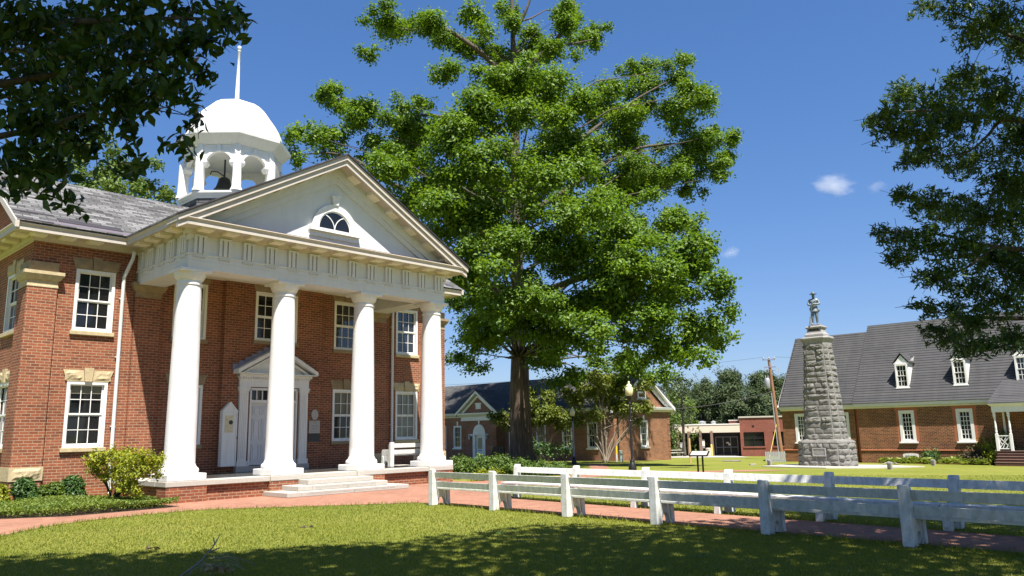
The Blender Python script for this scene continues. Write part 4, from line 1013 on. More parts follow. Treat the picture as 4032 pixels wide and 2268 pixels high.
for r0, r1 in ((a, b_), (b_, c_)):
    for i in range(8): mb.f.append((r0 + i, r0 + (i + 1) % 8, r1 + (i + 1) % 8, r1 + i))
mb.f.append(tuple(c_ + i for i in range(8))); mb.build("base_cap", M['stone_rock'], MN)
rock_courses("shaft", (1.12, .80, .33), (.70, .53, .2), 1.55, 7.17, 17, 11, MN)
mb = MB()
prev = None
for s_, z in ((.97, 7.110), (.99, 7.250), (1.06, 7.350), (1.15, 7.470), (1.16, 7.530), (1.08, 7.590), (.6, 7.630)):
    r = mb.pts([(x, y, z) for x, y in oct_plan(.74 * s_, .57 * s_, .2 * s_)])
    if prev is not None:
        for i in range(8): mb.f.append((prev + i, prev + (i + 1) % 8, r + (i + 1) % 8, r + i))
    prev = r
mb.f.append(tuple(prev + i for i in range(8))); mb.build("cap", M['stone_smooth'], MN)
mb = MB(); prev = None
for hx, hy, z in ((.56, .46, 7.630), (.56, .46, 7.750), (.55, .45, 7.755), (.47, .38, 7.850), (.425, .34, 7.990), (.415, .33, 8.090), (.47, .39, 8.110), (.50, .42, 8.170), (.50, .42, 8.210), (.44, .36, 8.260), (.33, .27, 8.260), (.33, .27, 8.350)):
    r = mb.pts([(-hx, -hy, z), (hx, -hy, z), (hx, hy, z), (-hx, hy, z)])
    if prev is not None:
        for i in range(4): mb.f.append((prev + i, prev + (i + 1) % 4, r + (i + 1) % 4, r + i))
    prev = r
mb.f.append((prev, prev + 1, prev + 2, prev + 3)); ped = mb.build("pedestal", M['stone_smooth'], MN)
mb = MB(); rnd = random.Random(5)
for k in range(9): mb.box(-.32 + k * .07, -.27 + k * .07, -.365, -.33, 7.980, 8.080)
mb.build("raised_letters", M['ink'], ped)
mb = MB(); mb.box(-.42, .36, -1.09, -1.02, .60, 1.08); mb.box(-.42, -.36, -1.12, -1.09, .6, 1.08); mb.box(.30, .36, -1.12, -1.09, .6, 1.08); mb.box(-.36, .30, -1.12, -1.09, .6, .66); mb.box(-.36, .30, -1.12, -1.09, 1.02, 1.08)
pl = mb.build("plaque", M['stone_smooth'], MN, bevel=.01)
mb = MB()
for z, segs in ((.975, ((-.08, .02),)), (.92, ((-.24, -.2), (-.17, 0), (.04, .08), (.12, .2))), (.865, ((-.3, -.03), (.0, .24))), (.81, ((-.3, -.05), (-.03, .26))), (.755, ((-.27, .0), (.03, .2))), (.70, ((-.07, .03),))):
    for a, b_ in segs: mb.box(a, b_, -1.1, -1.09, z - .012, z + .012)
mb.build("lettering", M['mortar'], pl)
# the soldier: one continuous skinned body, hat, blanket roll and rifle as its parts
def skinned(name, pts, edges, mat, parent, sub=2):
    me = bpy.data.meshes.new(name); me.from_pydata([p[:3] for p in pts], edges, [])
    o = bpy.data.objects.new(name, me); COL.objects.link(o)
    m_ = o.modifiers.new("skin", 'SKIN'); m_.use_smooth_shade = True
    s_ = o.modifiers.new("sub", 'SUBSURF'); s_.levels = s_.render_levels = sub
    for i, p in enumerate(pts):
        r = p[3]; r = r if hasattr(r, '__len__') else (r, r)
        me.skin_vertices[0].data[i].radius = r
    me.skin_vertices[0].data[0].use_root = True
    dg = bpy.context.evaluated_depsgraph_get(); dg.update()
    nm = bpy.data.meshes.new_from_object(o.evaluated_get(dg)); bpy.data.objects.remove(o)
    nm.materials.clear(); nm.materials.append(mat)
    for p in nm.polygons: p.use_smooth = True
    o = bpy.data.objects.new(name, nm); COL.objects.link(o); o.parent = parent; return o
sol = empty("soldier_statue", (0, 0, 0)); 
sol.location = Vector((18.35, 47.05, MG + 8.35)); sol.rotation_euler = (0, 0, R(-43.45 + 12)); sol.scale = (1.06,) * 3
tag(sol, "grey metal soldier in slouch hat, hands on his rifle, on top of the obelisk", "statue")
pts = [(0, .01, .98, .15), (0, 0, 1.12, .145), (0, -.02, 1.28, .185), (0, -.01, 1.42, .165), (0, -.01, 1.52, .062), (0, -.035, 1.60, .075), (0, -.05, 1.69, .098), (0, -.045, 1.76, .085),
       (.09, 0, .90, .13), (.10, -.03, .52, .095), (.105, .03, .14, .066), (.125, -.0, .045, .05), (.14, -.15, .035, .04),
       (-.09, 0, .90, .13), (-.11, -.07, .52, .095), (-.12, -.05, .14, .066), (-.15, -.09, .045, .05), (-.18, -.24, .035, .04),
       (.21, 0, 1.42, .098), (.31, -.05, 1.19, .08), (.10, -.25, 1.17, .048), (.0, -.30, 1.19, .036),
       (-.21, 0, 1.42, .098), (-.32, -.06, 1.19, .08), (-.16, -.24, 1.11, .048), (-.06, -.29, 1.12, .036)]
ed = [(0, 1), (1, 2), (2, 3), (3, 4), (4, 5), (5, 6), (6, 7), (0, 8), (8, 9), (9, 10), (10, 11), (11, 12), (0, 13), (13, 14), (14, 15), (15, 16), (16, 17), (3, 18), (18, 19), (19, 20), (20, 21), (3, 22), (22, 23), (23, 24), (24, 25)]
for hx, s_ in ((21, 1), (25, -1)):                       # fingers and thumb closed on the rifle muzzle
    hp = pts[hx]
    for k in range(4):
        n0 = len(pts); zz = hp[2] + .028 - .017 * k
        pts += [(hp[0] - s_ * .035, hp[1] - .02, zz, .011), (hp[0] - s_ * (.065 - .003 * k), hp[1] + .008, zz - .004, .009)]; ed += [(hx, n0), (n0, n0 + 1)]
    n0 = len(pts); pts.append((hp[0] - s_ * .01, hp[1] - .035, hp[2] + .05, .011)); ed.append((hx, n0))
body = skinned("body", pts, ed, M['bronze'], sol)
mb = MB(); mb.lathe([(.165, 1.02), (.17, 1.0), (.235, .80), (.24, .76), (.2, .77)], 0, .01, 20); mb.build("coat_skirt", M['bronze'], sol, smooth=60)
mb = MB(); mb.lathe([(.0, 1.755), (.205, 1.775), (.21, 1.785), (.11, 1.80), (.105, 1.86), (.09, 1.90), (.05, 1.905), (.0, 1.89)], 0, -.045, 24, cap=False); mb.build("hat", M['bronze'], sol, smooth=50)
mb = MB(); mb.tube([(.17, .02, 1.50), (.12, -.14, 1.42), (0, -.185, 1.28), (-.12, -.15, 1.12), (-.19, .0, 1.0), (-.12, .15, 1.12), (.0, .17, 1.3), (.12, .13, 1.44), (.17, .02, 1.50)], .04, 10); mb.build("blanket_roll", M['bronze'], sol, smooth=180)
mb = MB(); mb.tube([(-.235, -.36, .02), (-.20, -.345, .30), (-.175, -.335, .40)], [.05, .034, .022], 8); mb.tube([(-.178, -.336, .40), (-.075, -.315, 1.22)], [.02, .014], 8); mb.box(-.25, -.17, -.37, -.33, .38, .42); mb.build("rifle", M['bronze'], sol, smooth=50)
mb = MB(); mb.lathe([(.02, -.05), (.085, -.04), (.10, 0), (.085, .04), (.02, .05)], 0, 0, 16); ct = mb.build("canteen", M['bronze'], sol, smooth=60); ct.rotation_euler = (0, R(80), 0); ct.location = (.24, -.03, .84)
mb = MB(); mb.lathe([(.155, 1.0), (.18, 1.0), (.18, 1.06), (.155, 1.06)], 0, .005, 20); mb.box(-.26, -.2, -.06, .08, .86, 1.0); mb.build("belt", M['bronze'], sol)
pad = [(x, y) for x, y in ((14.1, 46.0), (16.6, 42.9), (19.4, 43.2), (23.6, 46.3), (22.4, 49.5), (17.5, 51.2))]
mb = MB(); n0 = mb.pts([(x, y, ground(x, y) + .06) for x, y in pad]); n1 = mb.pts([(x, y, ground(x, y) - .05) for x, y in pad]); k = len(pad)
mb.f.append(tuple(n0 + i for i in range(k)))
for i in range(k): mb.f.append((n1 + i, n1 + (i + 1) % k, n0 + (i + 1) % k, n0 + i))
tag(mb.build("monument_pavement", M['concrete'], None, recalc=False), "pale concrete slab round the foot of the monument", "paving", kind="structure")

# ------------------------------------------------------------------ lamps, signs, posts and other small things
def lamp(x, y, h, rz, shaft_mat, label, rings=True):
    s_ = h / 4.3; e = empty("street_lamp", (x, y, ground(x, y)), rz, label, "street lamp", "globe lamps on the green")
    mb = MB(); mb.lathe([(r * s_, z * s_) for r, z in ((.21, 0), (.21, .06), (.19, .08), (.20, .14), (.19, .20), (.15, .36), (.10, .46), (.115, .50), (.10, .54), (.085, .58))], 0, 0, 16); mb.build("base", M['iron'], e, smooth=40)
    for i in range(8):
        pass
    mb = MB(); mb.lathe([(r * s_, z * s_) for r, z in ((.075, .57), (.058, .62), (.05, 3.2))] + ([(.05 * s_, 2.38 * s_)] if 0 else []), 0, 0, 12)
    if rings: mb.lathe([(.055 * s_, 2.36 * s_), (.08 * s_, 2.40 * s_), (.055 * s_, 2.44 * s_)], 0, 0, 12); mb.tube([(-.16 * s_, 0, 2.4 * s_), (.16 * s_, 0, 2.4 * s_)], .02 * s_, 6)
    mb.build("shaft", M[shaft_mat], e, smooth=50)
    mb = MB(); mb.lathe([(r * s_, z * s_) for r, z in ((.05, 3.2), (.075, 3.24), (.055, 3.28), (.06, 3.36), (.085, 3.42), (.13, 3.50), (.15, 3.53), (.15, 3.58), (.09, 3.58))], 0, 0, 16); mb.build("collar", M['iron'], e, smooth=40)
    mb = MB(); mb.lathe([(r * s_, z * s_) for r, z in ((.10, 3.57), (.15, 3.62), (.19, 3.76), (.20, 3.88), (.175, 3.98), (.13, 4.03), (.12, 4.05), (.145, 4.06), (.12, 4.11), (.06, 4.16), (.045, 4.19), (.05, 4.22), (.055, 4.25), (.03, 4.29), (.01, 4.3))], 0, 0, 20); mb.build("globe", M['globe'], e, smooth=45)
    return e
lamp(5.55, 38.0, 4.28, .3, 'iron', "nearer and taller globe street lamp with an all-black post")
lamp(3.97, 54.0, 3.86, .9, 'post_grey', "smaller globe street lamp with a lavender grey shaft further off", False)

e = empty("reading_podium", (8.28, 36.0, ground(8.28, 36)), R(-25), "black slanted information panel on two posts beyond the far benches", "sign")
for x in (-.085, .14): MB().box(x - .035, x + .035, -.03, .03, 0, .80).build("post", M['iron'], e)
mb = MB(); mb.hexa([(-.42, -.26, .74), (.42, -.26, .74), (.42, .30, .93), (-.42, .30, .93), (-.42, -.28, .79), (.42, -.28, .79), (.42, .28, .98), (-.42, .28, .98)]); pnl = mb.build("panel", M['iron'], e, bevel=.008)
mb = MB(); mb.hexa([(-.36, -.22, .805), (.36, -.22, .805), (.36, .23, .957), (-.36, .23, .957), (-.36, -.222, .812), (.36, -.222, .812), (.36, .228, .966), (-.36, .228, .966)]); mb.build("face", M['granite'], pnl)

e = empty("wall_sign", (-1.34, 62.0, ground(-1.34, 62)), R(-43), "dark brown board sign on two posts beside the oak trunk", "sign")
for x in (-.72, .66): MB().box(x - .05, x + .05, -.05, .05, 0, 1.1).build("post", M['bark_dark'], e)
MB().box(-.75, .7, -.08, -.05, .72, 1.28).build("board", M['bark_dark'], e)

e = empty("marker_post", (7.74, 61.0, ground(7.74, 61)), 0, "slim utility marker post, yellow above and white below, at the annex corner", "marker post")
MB().lathe([(.045, 0), (.045, .6)], 0, 0, 10).build("shaft", M['white'], e); MB().lathe([(.055, .6), (.055, 1.18), (.02, 1.22)], 0, 0, 10).build("sleeve", M['yellow_bright'], e)
tag(MB().lathe([(.16, 0), (.16, .06), (.13, .1), (.13, .78), (.15, .8), (.12, .85)], 0, 0, 12).build("utility_pedestal", M['green_metal'], None), "pale green cylindrical utility pedestal beside the yellow and white marker post", "utility box").location = (8.2, 62.0, ground(8.2, 62))
e = empty("bollard", (23.0, 93.5, ground(23, 93.5)), 0, "yellow steel bollard in front of the glass doors of the modern building", "bollard")
MB().lathe([(.11, 0), (.11, 1.30), (.09, 1.36), (.03, 1.39)], 0, 0, 12).build("pipe", M['yellow'], e)
e = empty("litter_bin", (23.35, 96.2, ground(23.35, 96.2)), 0, "round beige concrete litter bin beside the yellow bollard", "litter bin")
MB().lathe([(.36, 0), (.40, .1), (.40, .82), (.43, .86), (.43, .94), (.2, .98)], 0, 0, 16).build("drum", M['concrete_beige'], e)
for x, y, hh, w, lab, mt in ((19.75, 94.5, 1.25, .26, "small dark sign on a post with pale lettering, left of the modern entrance", 'ink'), (22.9, 97.5, 1.55, .28, "white rectangular sign on a post beside the third canopy pier", 'white')):
    e = empty("post_sign", (x, y, ground(x, y)), R(-15), lab, "sign")
    MB().box(-.03, .03, -.03, .03, 0, hh - .1).build("post", M['grey_metal'], e)
    s_ = MB().box(-w, w, -.05, -.03, hh - .35, hh + .4).build("panel", M[mt], e)
    mb = MB()
    if mt == 'ink':
        text_on("lettering", "NO", .2, M['white'], (0, -.0515, hh + .27), (1, 0, 0), (0, -1, 0), s_, .001)
        for z, k in ((.1, .8), (-.02, .6), (-.12, .8), (-.24, .5)): mb.box(-w * k, w * k, -.053, -.0505, hh + z - .03, hh + z + .03)
    else:
        mb.box(-w, w, -.05, -.03, hh - .62, hh - .38); mb.box(-w * .85, w * .85, -.053, -.0505, hh + .3, hh + .33)
    mb.build("printing", M['white'] if mt == 'ink' else M['engrave'], s_)
e = empty("picnic_table", (18.0, 91.0, ground(18, 91)), R(20), "pale picnic table with benches at the corner of the annex", "picnic table")
MB().box(-.9, .9, -.4, .4, .70, .75).build("table_top", M['concrete'], e)
for y in (-.75, .75): MB().box(-.9, .9, y - .14, y + .14, .42, .46).build("seat", M['concrete'], e)
for x in (-.6, .6): MB().tube([(x, -.8, .0), (x, -.25, .7)], .03, 6).tube([(x, .8, 0), (x, .25, .7)], .03, 6).build("leg", M['iron'], e)
e = empty("wooden_stake", (12.69, 58.0, ground(12.69, 58)), 0, "thin tan wooden post standing alone in the lawn left of the podium", "post")
MB().box(-.05, .05, -.05, .05, 0, 1.7).prism([(-.05, 1.7), (.05, 1.7), (0, 1.78)], -.05, .05).build("shaft", M['wood_tan'], e)
# slatted screen round the utility pole
e = empty("slatted_screen", (19.5, 60.0, ground(19.5, 60)), R(-43.45 + 28), "pale grey ribbed metal screen by the left end of the colonial building", "screen")
mb = MB()
for k in range(13): mb.box(-.72 + k * .112, -.72 + k * .112 + .085, -.03, .03, 0, .78)
mb.box(-.74, .74, .03, .06, .1, .16); mb.box(-.74, .74, .03, .06, .6, .66); mb.build("slats", M['grey_metal'], e)
mk = None
for i, (x, y, lab) in enumerate(((19.4, 41.6, "grey carved marker stone on the lawn right of the monument slab"), (15.22, 48.0, "grey carved marker stone on the lawn left of the monument"), (26.04, 50.0, "grey carved marker stone among the hostas before the colonial building"))):
    if mk is None:
        mk = empty("marker_stone"); mb = MB(); mb.prism([(-.11, 0), (.11, 0), (.11, .36), (-.09, .40), (-.11, .38)], -.09, .09); mb.build("block", M['stone_smooth'], mk, bevel=.01)
        mb = MB(); rock_patch(mb, -.08, .08, .05, .34, .092, .03, 6, 7, 4.2, lambda a, d, z: (a, -d, z)); mb.build("carved_face", M['stone_rock'], mk); e = mk
    else: e = copy_tree(mk)
    e.location = (x, y, ground(x, y) - .01); e.rotation_euler = (0, 0, R(-43.45)); tag(e, lab, "marker stone", "carved marker stones round the monument")
    e.scale = (1, 1, 1)
tag(MB().lathe([(.0, .0), (.5, .0), (.52, .05), (.45, .09), (.0, .1)], 0, 0, 9, cap=False).build("flat_stone", M['stone_rock'], None, smooth=60), "flat brown stone slab lying in the lawn before the modern building", "stone").location = (17.0, 63.0, ground(17, 63))
bpy.data.objects["flat_stone"].scale = (1.5, .8, 1)
tag(MB().box(-.18, .18, -.1, .1, 0, .1).build("valve_box", M['engrave'], None, bevel=.01), "small dark valve box in the lawn beyond the podium", "valve box").location = (14.8, 50, ground(14.8, 50))

# utility pole with its transformer and lines
UPX, UPY = 25.0, 75.0; ug = ground(UPX, UPY); f_ = 75 / 58
e = empty("utility_pole", (UPX, UPY, ug), R(-15), "leaning brown utility pole with transformer and crossarms behind the monument", "utility pole")
top = Vector((-.52, 0, 6.62 * f_ - ug - .3)); base_ = Vector((.0, 0, 0))
MB().tube([base_, top], [.19, .12], 12).build("pole", M['pole_wood'], e, smooth=60)
at = lambda z: base_ + (top - base_) * ((z - ug) / (top.z))
for z, w in ((6.56 * f_ - .3, .58), (6.02 * f_ - .3, .55)):
    q = at(z); MB().box(q.x - w, q.x + w, q.y - .16, q.y - .06, q.z - .05, q.z + .05).build("crossarm", M['post_grey'], e)
mb = MB()
for dx in (-.5, .02, .5):
    q = at(6.56 * f_ - .3); mb.lathe([(.03, q.z + .05), (.07, q.z + .12), (.07, q.z + .2), (.03, q.z + .26)], q.x + dx, q.y - .11, 10)
mb.build("insulator", M['granite'], e)
q = at(4.85 * f_ - .3); mb = MB(); mb.lathe([(.22, q.z - .5), (.25, q.z - .45), (.25, q.z + .35), (.2, q.z + .45), (.05, q.z + .48)], q.x - .42, q.y - .1, 16)
for dx in (-.12, .1): mb.lathe([(.04, q.z + .45), (.05, q.z + .6), (.03, q.z + .75)], q.x - .42 + dx, q.y - .1, 8)
mb.build("transformer", M['grey_metal'], e, smooth=40)
mb = MB(); q = at(3.9 * f_); mb.tube([(q.x - .18, -.2, q.z), (-.28, -.2, .0)], .05, 8); mb.build("conduit", M['grey_metal'], e)
q = at(6.02 * f_ - .3); mb = MB()
for dx in (-.3, .62):
    mb.tube([(q.x + dx, q.y - .15, q.z - .1), (q.x + dx - .15, q.y - .2, q.z - .45), (q.x + dx + .1, q.y - .2, q.z - .55), (q.x + dx + .2, q.y - .15, q.z - .15)], .03, 6)
mb.build("fuse_cutout", M['grey_metal'], e)
P1 = Vector((UPX, UPY, ug)) + at(6.6 * f_ - .3); P2 = Vector((UPX, UPY, ug)) + at(4.0 * f_)
def cable(a, b_, sag, n=16): return [tuple(a + (b_ - a) * (i / n) - Vector((0, 0, sag * 4 * (i / n) * (1 - i / n)))) for i in range(n + 1)]
def wire(a, b_, sag, r, lab):
    o = MB().tube(cable(a, b_, sag), r, 5).build("overhead_wire", M['wire'], None); tag(o, lab, "wire"); return o
wire(P1 + Vector((-.5, 0, .2)), Vector((-20, 82, 6.6)), .6, .012, "thin overhead line running left from the top of the utility pole")
wire(P1 + Vector((.5, 0, .2)), Vector((62, 88, 10.5)), .6, .012, "thin overhead line running right from the top of the utility pole behind the shingle roof")
wire(P2, Vector((7.6, 73.5, 3.9)), .8, .03, "thick service cable drooping from the utility pole to the brick annex")
MB_g = MB().tube([(23.6, 74.5, ground(23.6, 74.5)), (24.75, 75, 2.2)], .03, 6).build("guy_guard", M['yellow'], None); tag(MB_g, "yellow guy-wire guard slanting beside the utility pole", "guy guard")

# ------------------------------------------------------------------ foliage
def leaf_mesh(name, P, N, size, mat, parent, shape='diamond', seed=0, droop=0.0, aspect=.6, fold=.18):
    """one mesh of many separate small leaves: centres P, facing N"""
    rs = np.random.RandomState(seed); n = len(P)
    N = N / np.maximum(1e-6, np.linalg.norm(N, axis=1))[:, None]
    r = rs.normal(size=(n, 3)); r[:, 2] -= droop
    A = r - (r * N).sum(1)[:, None] * N; A /= np.maximum(1e-6, np.linalg.norm(A, axis=1))[:, None]
    B = np.cross(N, A)
    s = (size * rs.uniform(.65, 1.3, n))[:, None]
    if shape == 'diamond':
        loc = [(-.5, 0, 0), (.0, -.5 * aspect, fold), (.5, 0, 0), (.0, .5 * aspect, fold)]; faces = [(0, 1, 2), (0, 2, 3)]
    elif shape == 'leaf':
        loc = [(-.5, 0, 0), (-.22, -.36 * aspect, .06), (.08, -.5 * aspect, .08), (.30, -.28 * aspect, .02), (.56, 0, -.12), (.30, .28 * aspect, .02), (.08, .5 * aspect, .08), (-.22, .36 * aspect, .06), (.05, 0, -.02)]
        faces = [(0, 1, 8), (1, 2, 8), (2, 3, 8), (3, 4, 8), (4, 5, 8), (5, 6, 8), (6, 7, 8), (7, 0, 8)]
    elif shape == 'blade':
        loc = [(-.5, 0, 0), (-.05, -.5 * aspect, .03), (.5, 0, -.06), (-.05, .5 * aspect, .03)]; faces = [(0, 1, 2), (0, 2, 3)]
    V = np.stack([P + s * (a * A + b_ * B + c_ * N) for a, b_, c_ in loc], 1).reshape(-1, 3)
    k = len(loc); F = np.array(faces); m_ = len(F)
    L = (F[None] + (np.arange(n) * k)[:, None, None]).reshape(-1)
    me = bpy.data.meshes.new(name); me.vertices.add(len(V)); me.vertices.foreach_set("co", V.astype(np.float32).ravel())
    me.loops.add(len(L)); me.loops.foreach_set("vertex_index", L.astype(np.int32))
    me.polygons.add(n * m_); me.polygons.foreach_set("loop_start", (np.arange(n * m_) * 3).astype(np.int32))
    me.update(calc_edges=True); me.validate()
    me.materials.append(mat)
    o = bpy.data.objects.new(name, me); COL.objects.link(o)
    if parent: o.parent = parent
    return o
def clump_points(clumps, dens, per, spread, seed, depth=1.0, up=.55, hollow=.5, origin=None, jit=.22, dome=0.0):
    """tufts of leaves through ellipsoidal boughs, fuller towards the outside"""
    rs = np.random.RandomState(seed); PP = []; NN = []
    for cx, cy, cz, rx, rz in clumps:
        nt = max(3, int(dens * rx * rz * 4))
        d = rs.normal(size=(nt, 3)); d /= np.linalg.norm(d, axis=1)[:, None]
        flip = rs.uniform(0, 1, nt) < dome; d[:, 2] = np.where(flip, np.abs(d[:, 2]), d[:, 2])
        rad = rs.uniform(0, 1, nt) ** hollow
        rad *= 1 + jit * rs.normal(size=nt)
        R3 = np.array([rx, max(rx, rz) * depth, rz])
        c0 = np.array([cx, cy, cz]) + d * rad[:, None] * R3
        tn = d + rs.normal(size=(nt, 3)) * .35; tn[:, 2] += up
        c = np.repeat(c0, per, 0) + rs.normal(size=(nt * per, 3)) * spread
        nn = np.repeat(tn, per, 0) + rs.normal(size=(nt * per, 3)) * .55
        PP.append(c); NN.append(nn)
    P = np.concatenate(PP); N = np.concatenate(NN)
    if origin is not None: P = P - np.array(origin)
    return P, N
def limbs_to(mb, trunk_pts, clumps, r0, seed, start=(.35, .9), k=.9, seg=6):
    """boughs from the trunk out to each clump, bending upward"""
    rnd = random.Random(seed); Tp = [Vector(p[:3]) for p in trunk_pts]
    for c in clumps:
        if rnd.random() > k: continue
        C_ = Vector(c[:3]); best = min(Tp, key=lambda p: abs(p.z - (C_.z - .45 * math.hypot(C_.x - p.x, C_.y - p.y))))
        mid = best.lerp(C_, .5) + Vector((rnd.uniform(-.3, .3), rnd.uniform(-.3, .3), .08 * (C_ - best).length))
        L = (C_ - best).length; r = r0 * min(1, L / 8)
        mb.tube([best, best.lerp(mid, .55) + Vector((0, 0, -.02 * L)), mid, mid.lerp(C_, .6), C_], [r, r * .75, r * .5, r * .3, r * .12], seg)
def curve_tube(mb, pts, seg=10, n=5):
    """smooth tube through (x, y, z, r) points"""
    P = [Vector(p[:3]) for p in pts]; Rr = [p[3] for p in pts]; o, rr = [], []
    for i in range(len(P) - 1):
        p0, p1, p2, p3 = P[max(i - 1, 0)], P[i], P[i + 1], P[min(i + 2, len(P) - 1)]
        for j in range(n):
            t = j / n
            o.append(.5 * ((2 * p1) + (p2 - p0) * t + (2 * p0 - 5 * p1 + 4 * p2 - p3) * t * t + (3 * p1 - p0 - 3 * p2 + p3) * t ** 3)); rr.append(Rr[i] + (Rr[i + 1] - Rr[i]) * t)
    o.append(P[-1]); rr.append(Rr[-1]); mb.tube(o, rr, seg)
OAK = [(-4.7,48.48,20.72,2.25,1.75),(-6.42,64.04,27.55,2.98,2.32),(-2.61,48.47,21.78,2.25,1.5),(-0.27,49.23,22.32,2.29,1.53),(2.28,47.32,21.21,1.96,1.47),(2.68,64.8,29.11,2.68,2.01),(4.19,48.25,22.93,1.5,1.25),(-0.78,50.95,25.99,2.9,1.84),(1.98,50.67,25.79,2.36,1.57),(2.17,66.44,32.98,3.09,2.06),(-3.32,51.61,26.05,1.6,1.33),(-7.41,49.32,19.17,2.29,1.53),(-9.23,63.79,24.24,2.97,1.98),(-5.26,48.84,18.41,2.27,1.51),(-6.21,66.16,23.48,3.08,2.05),(-2.57,47.25,18.35,2.44,1.71),(0.45,47.48,18.37,2.45,1.72),(3.58,48.61,19.25,2.26,1.76),(4.7,66.42,25.42,3.09,2.4),(8.04,63.65,23.87,2.63,1.97),(9.13,66.64,25.91,2.75,2.07),(10.96,65.51,22.28,2.71,1.69),(11.37,67.53,22.98,2.79,1.74),(-6.84,51.1,16.4,2.11,1.58),(-9.04,66.12,21.34,2.73,2.05),(-4.11,47.54,15.34,2.21,1.47),(-5.24,66.58,21.14,3.1,2.06),(-1.39,48.49,15.55,2.51,1.75),(-2.88,67.91,21.69,3.51,2.46),(1.64,47.36,15.43,2.45,1.71),(1.97,66.83,21.75,3.45,2.42),(4.51,46.15,15.03,2.15,1.67),(6.65,60.7,18.29,2.82,2.2),(9.13,58.84,18.28,2.74,1.82),(9.0,60.83,17.92,2.83,1.89),(12.39,59.64,18.45,2.47,1.85),(-3.19,48.51,12.98,1.5,1.5),(-0.89,46.97,12.33,2.18,1.7),(-1.37,66.21,17.42,3.08,2.39),(1.61,48.81,12.7,2.52,1.77),(1.18,65.45,17.38,3.38,2.37),(4.65,48.87,12.39,2.27,1.77),(4.41,49.45,13.16,2.3,1.79),(6.35,44.7,11.68,1.85,1.39),(6.06,47.01,12.88,1.94,1.46),(8.39,45.71,11.63,1.89,1.42),(7.99,47.25,11.99,1.95,1.46),(10.53,46.99,11.12,1.7,1.46),(10.71,47.73,10.85,1.73,1.48),(-3.08,50.44,10.75,1.3,1.56),(-4.42,64.08,13.36,1.66,1.99),(-1.47,48.53,9.88,2.01,1.76),(-1.21,66.04,12.09,2.73,2.39),(1.0,47.2,9.36,2.44,1.71),(0.87,65.06,12.83,3.36,2.35),(3.89,50.07,9.77,2.33,1.81),(3.06,48.2,8.84,2.24,1.74),(6.56,46.96,9.46,1.94,1.46),(7.42,48.87,9.53,2.02,1.52),(8.76,45.98,8.78,1.9,1.43),(8.77,49.12,9.71,2.03,1.52),(11.21,46.6,7.87,1.32,1.2),(-2.83,50.25,7.85,1.43,1.3),(-3.13,66.24,9.47,1.88,1.71),(-1.04,50.25,7.81,1.82,1.43),(-0.99,66.98,10.28,2.42,1.9),(1.3,51.54,7.66,2.13,1.33),(2.59,65.97,8.35,2.73,1.7),(3.5,49.15,7.34,2.03,1.27),(5.32,43.51,6.89,1.8,1.12),(7.66,45.67,6.63,1.42,1.18),(7.59,48.21,6.71,1.49,1.25),(9.34,45.99,6.4,1.07,0.95),(-10.42,56.31,33.71,1.6,1.45),(-10.45,55.02,30.04,0.8,0.63),(-9.19,60.53,35.15,1.88,1.25),(-5.94,55.08,32.92,1.71,1.28),(-4.84,60.26,34.2,1.87,1.4),(-2.63,55.7,32.87,1.44,1.3),(0.48,59.86,35.48,1.86,1.86),(-1.53,59.7,32.59,1.85,1.54),(2.09,60.27,33.17,1.56,1.56),(4.01,58.3,34.54,1.51,1.51),(6.49,67.27,39.94,1.74,1.56),(6.7,63.21,34.99,1.8,1.47),(8.29,66.03,37.03,1.19,1.09),(4.45,56.98,30.74,1.62,1.18),(-3.21,60.35,32.25,1.25,1.25),(-13.85,59.64,28.47,1.39,1.08),(-14.38,57.83,28.18,0.75,0.75),(-11.91,58.16,26.94,1.95,1.5),(-15.12,55.16,23.99,1.28,1.14),(-15.37,55.21,21.99,1.0,0.71),(-13.52,58.57,24.48,2.27,1.36),(-10.59,57.93,25.17,2.1,1.65),(-7.78,60.19,28.25,1.55,1.24),(-7.26,58.65,25.39,2.12,1.67),(-9.58,55.83,22.11,1.73,1.15),(8.73,64.18,30.95,2.16,1.99),(11.66,66.61,33.55,2.24,1.55),(14.62,65.14,33.35,1.85,1.35),(15.65,62.06,29.67,1.44,1.76),(12.33,67.03,31.03,2.94,2.08),(15.86,66.97,29.78,2.25,2.08),(17.21,62.51,26.09,1.78,1.45),(19.45,65.26,25.85,1.08,1.18),(17.05,64.29,24.63,2.16,1.49),(14.92,66.72,26.67,2.93,1.72),(9.58,63.87,27.5,2.48,1.82),(18.07,63.4,22.88,0.92,0.92),(15.69,64.92,22.54,1.17,1.17),(7.29,67.8,29.91,1.75,2.1),(13.52,62.57,22.69,1.62,1.29),(13.43,57.69,16.62,1.49,1.64),(11.74,45.73,12.06,0.9,1.06),(10.18,47.31,12.45,1.47,1.22),(11.87,45.07,9.29,1.16,1.05),(12.02,44.6,8.04,0.88,0.92),(12.49,47.15,7.07,0.85,0.61),(10.43,46.66,6.45,0.96,0.72),(10.2,42.4,5.47,0.61,0.55),(-4.33,60.29,7.38,0.87,0.69),(-2.76,56.18,6.54,0.87,0.64),(2.54,56.81,6.35,1.76,0.82),(5.62,59.02,6.18,1.83,0.91),(7.97,56.53,6.23,1.75,1.02),(10.64,58.79,5.77,1.37,0.76),(3.89,56.0,5.27,1.45,0.64),(7.4,59.25,5.12,1.22,0.61),(-4.26,56.06,17.14,0.87,1.16)]
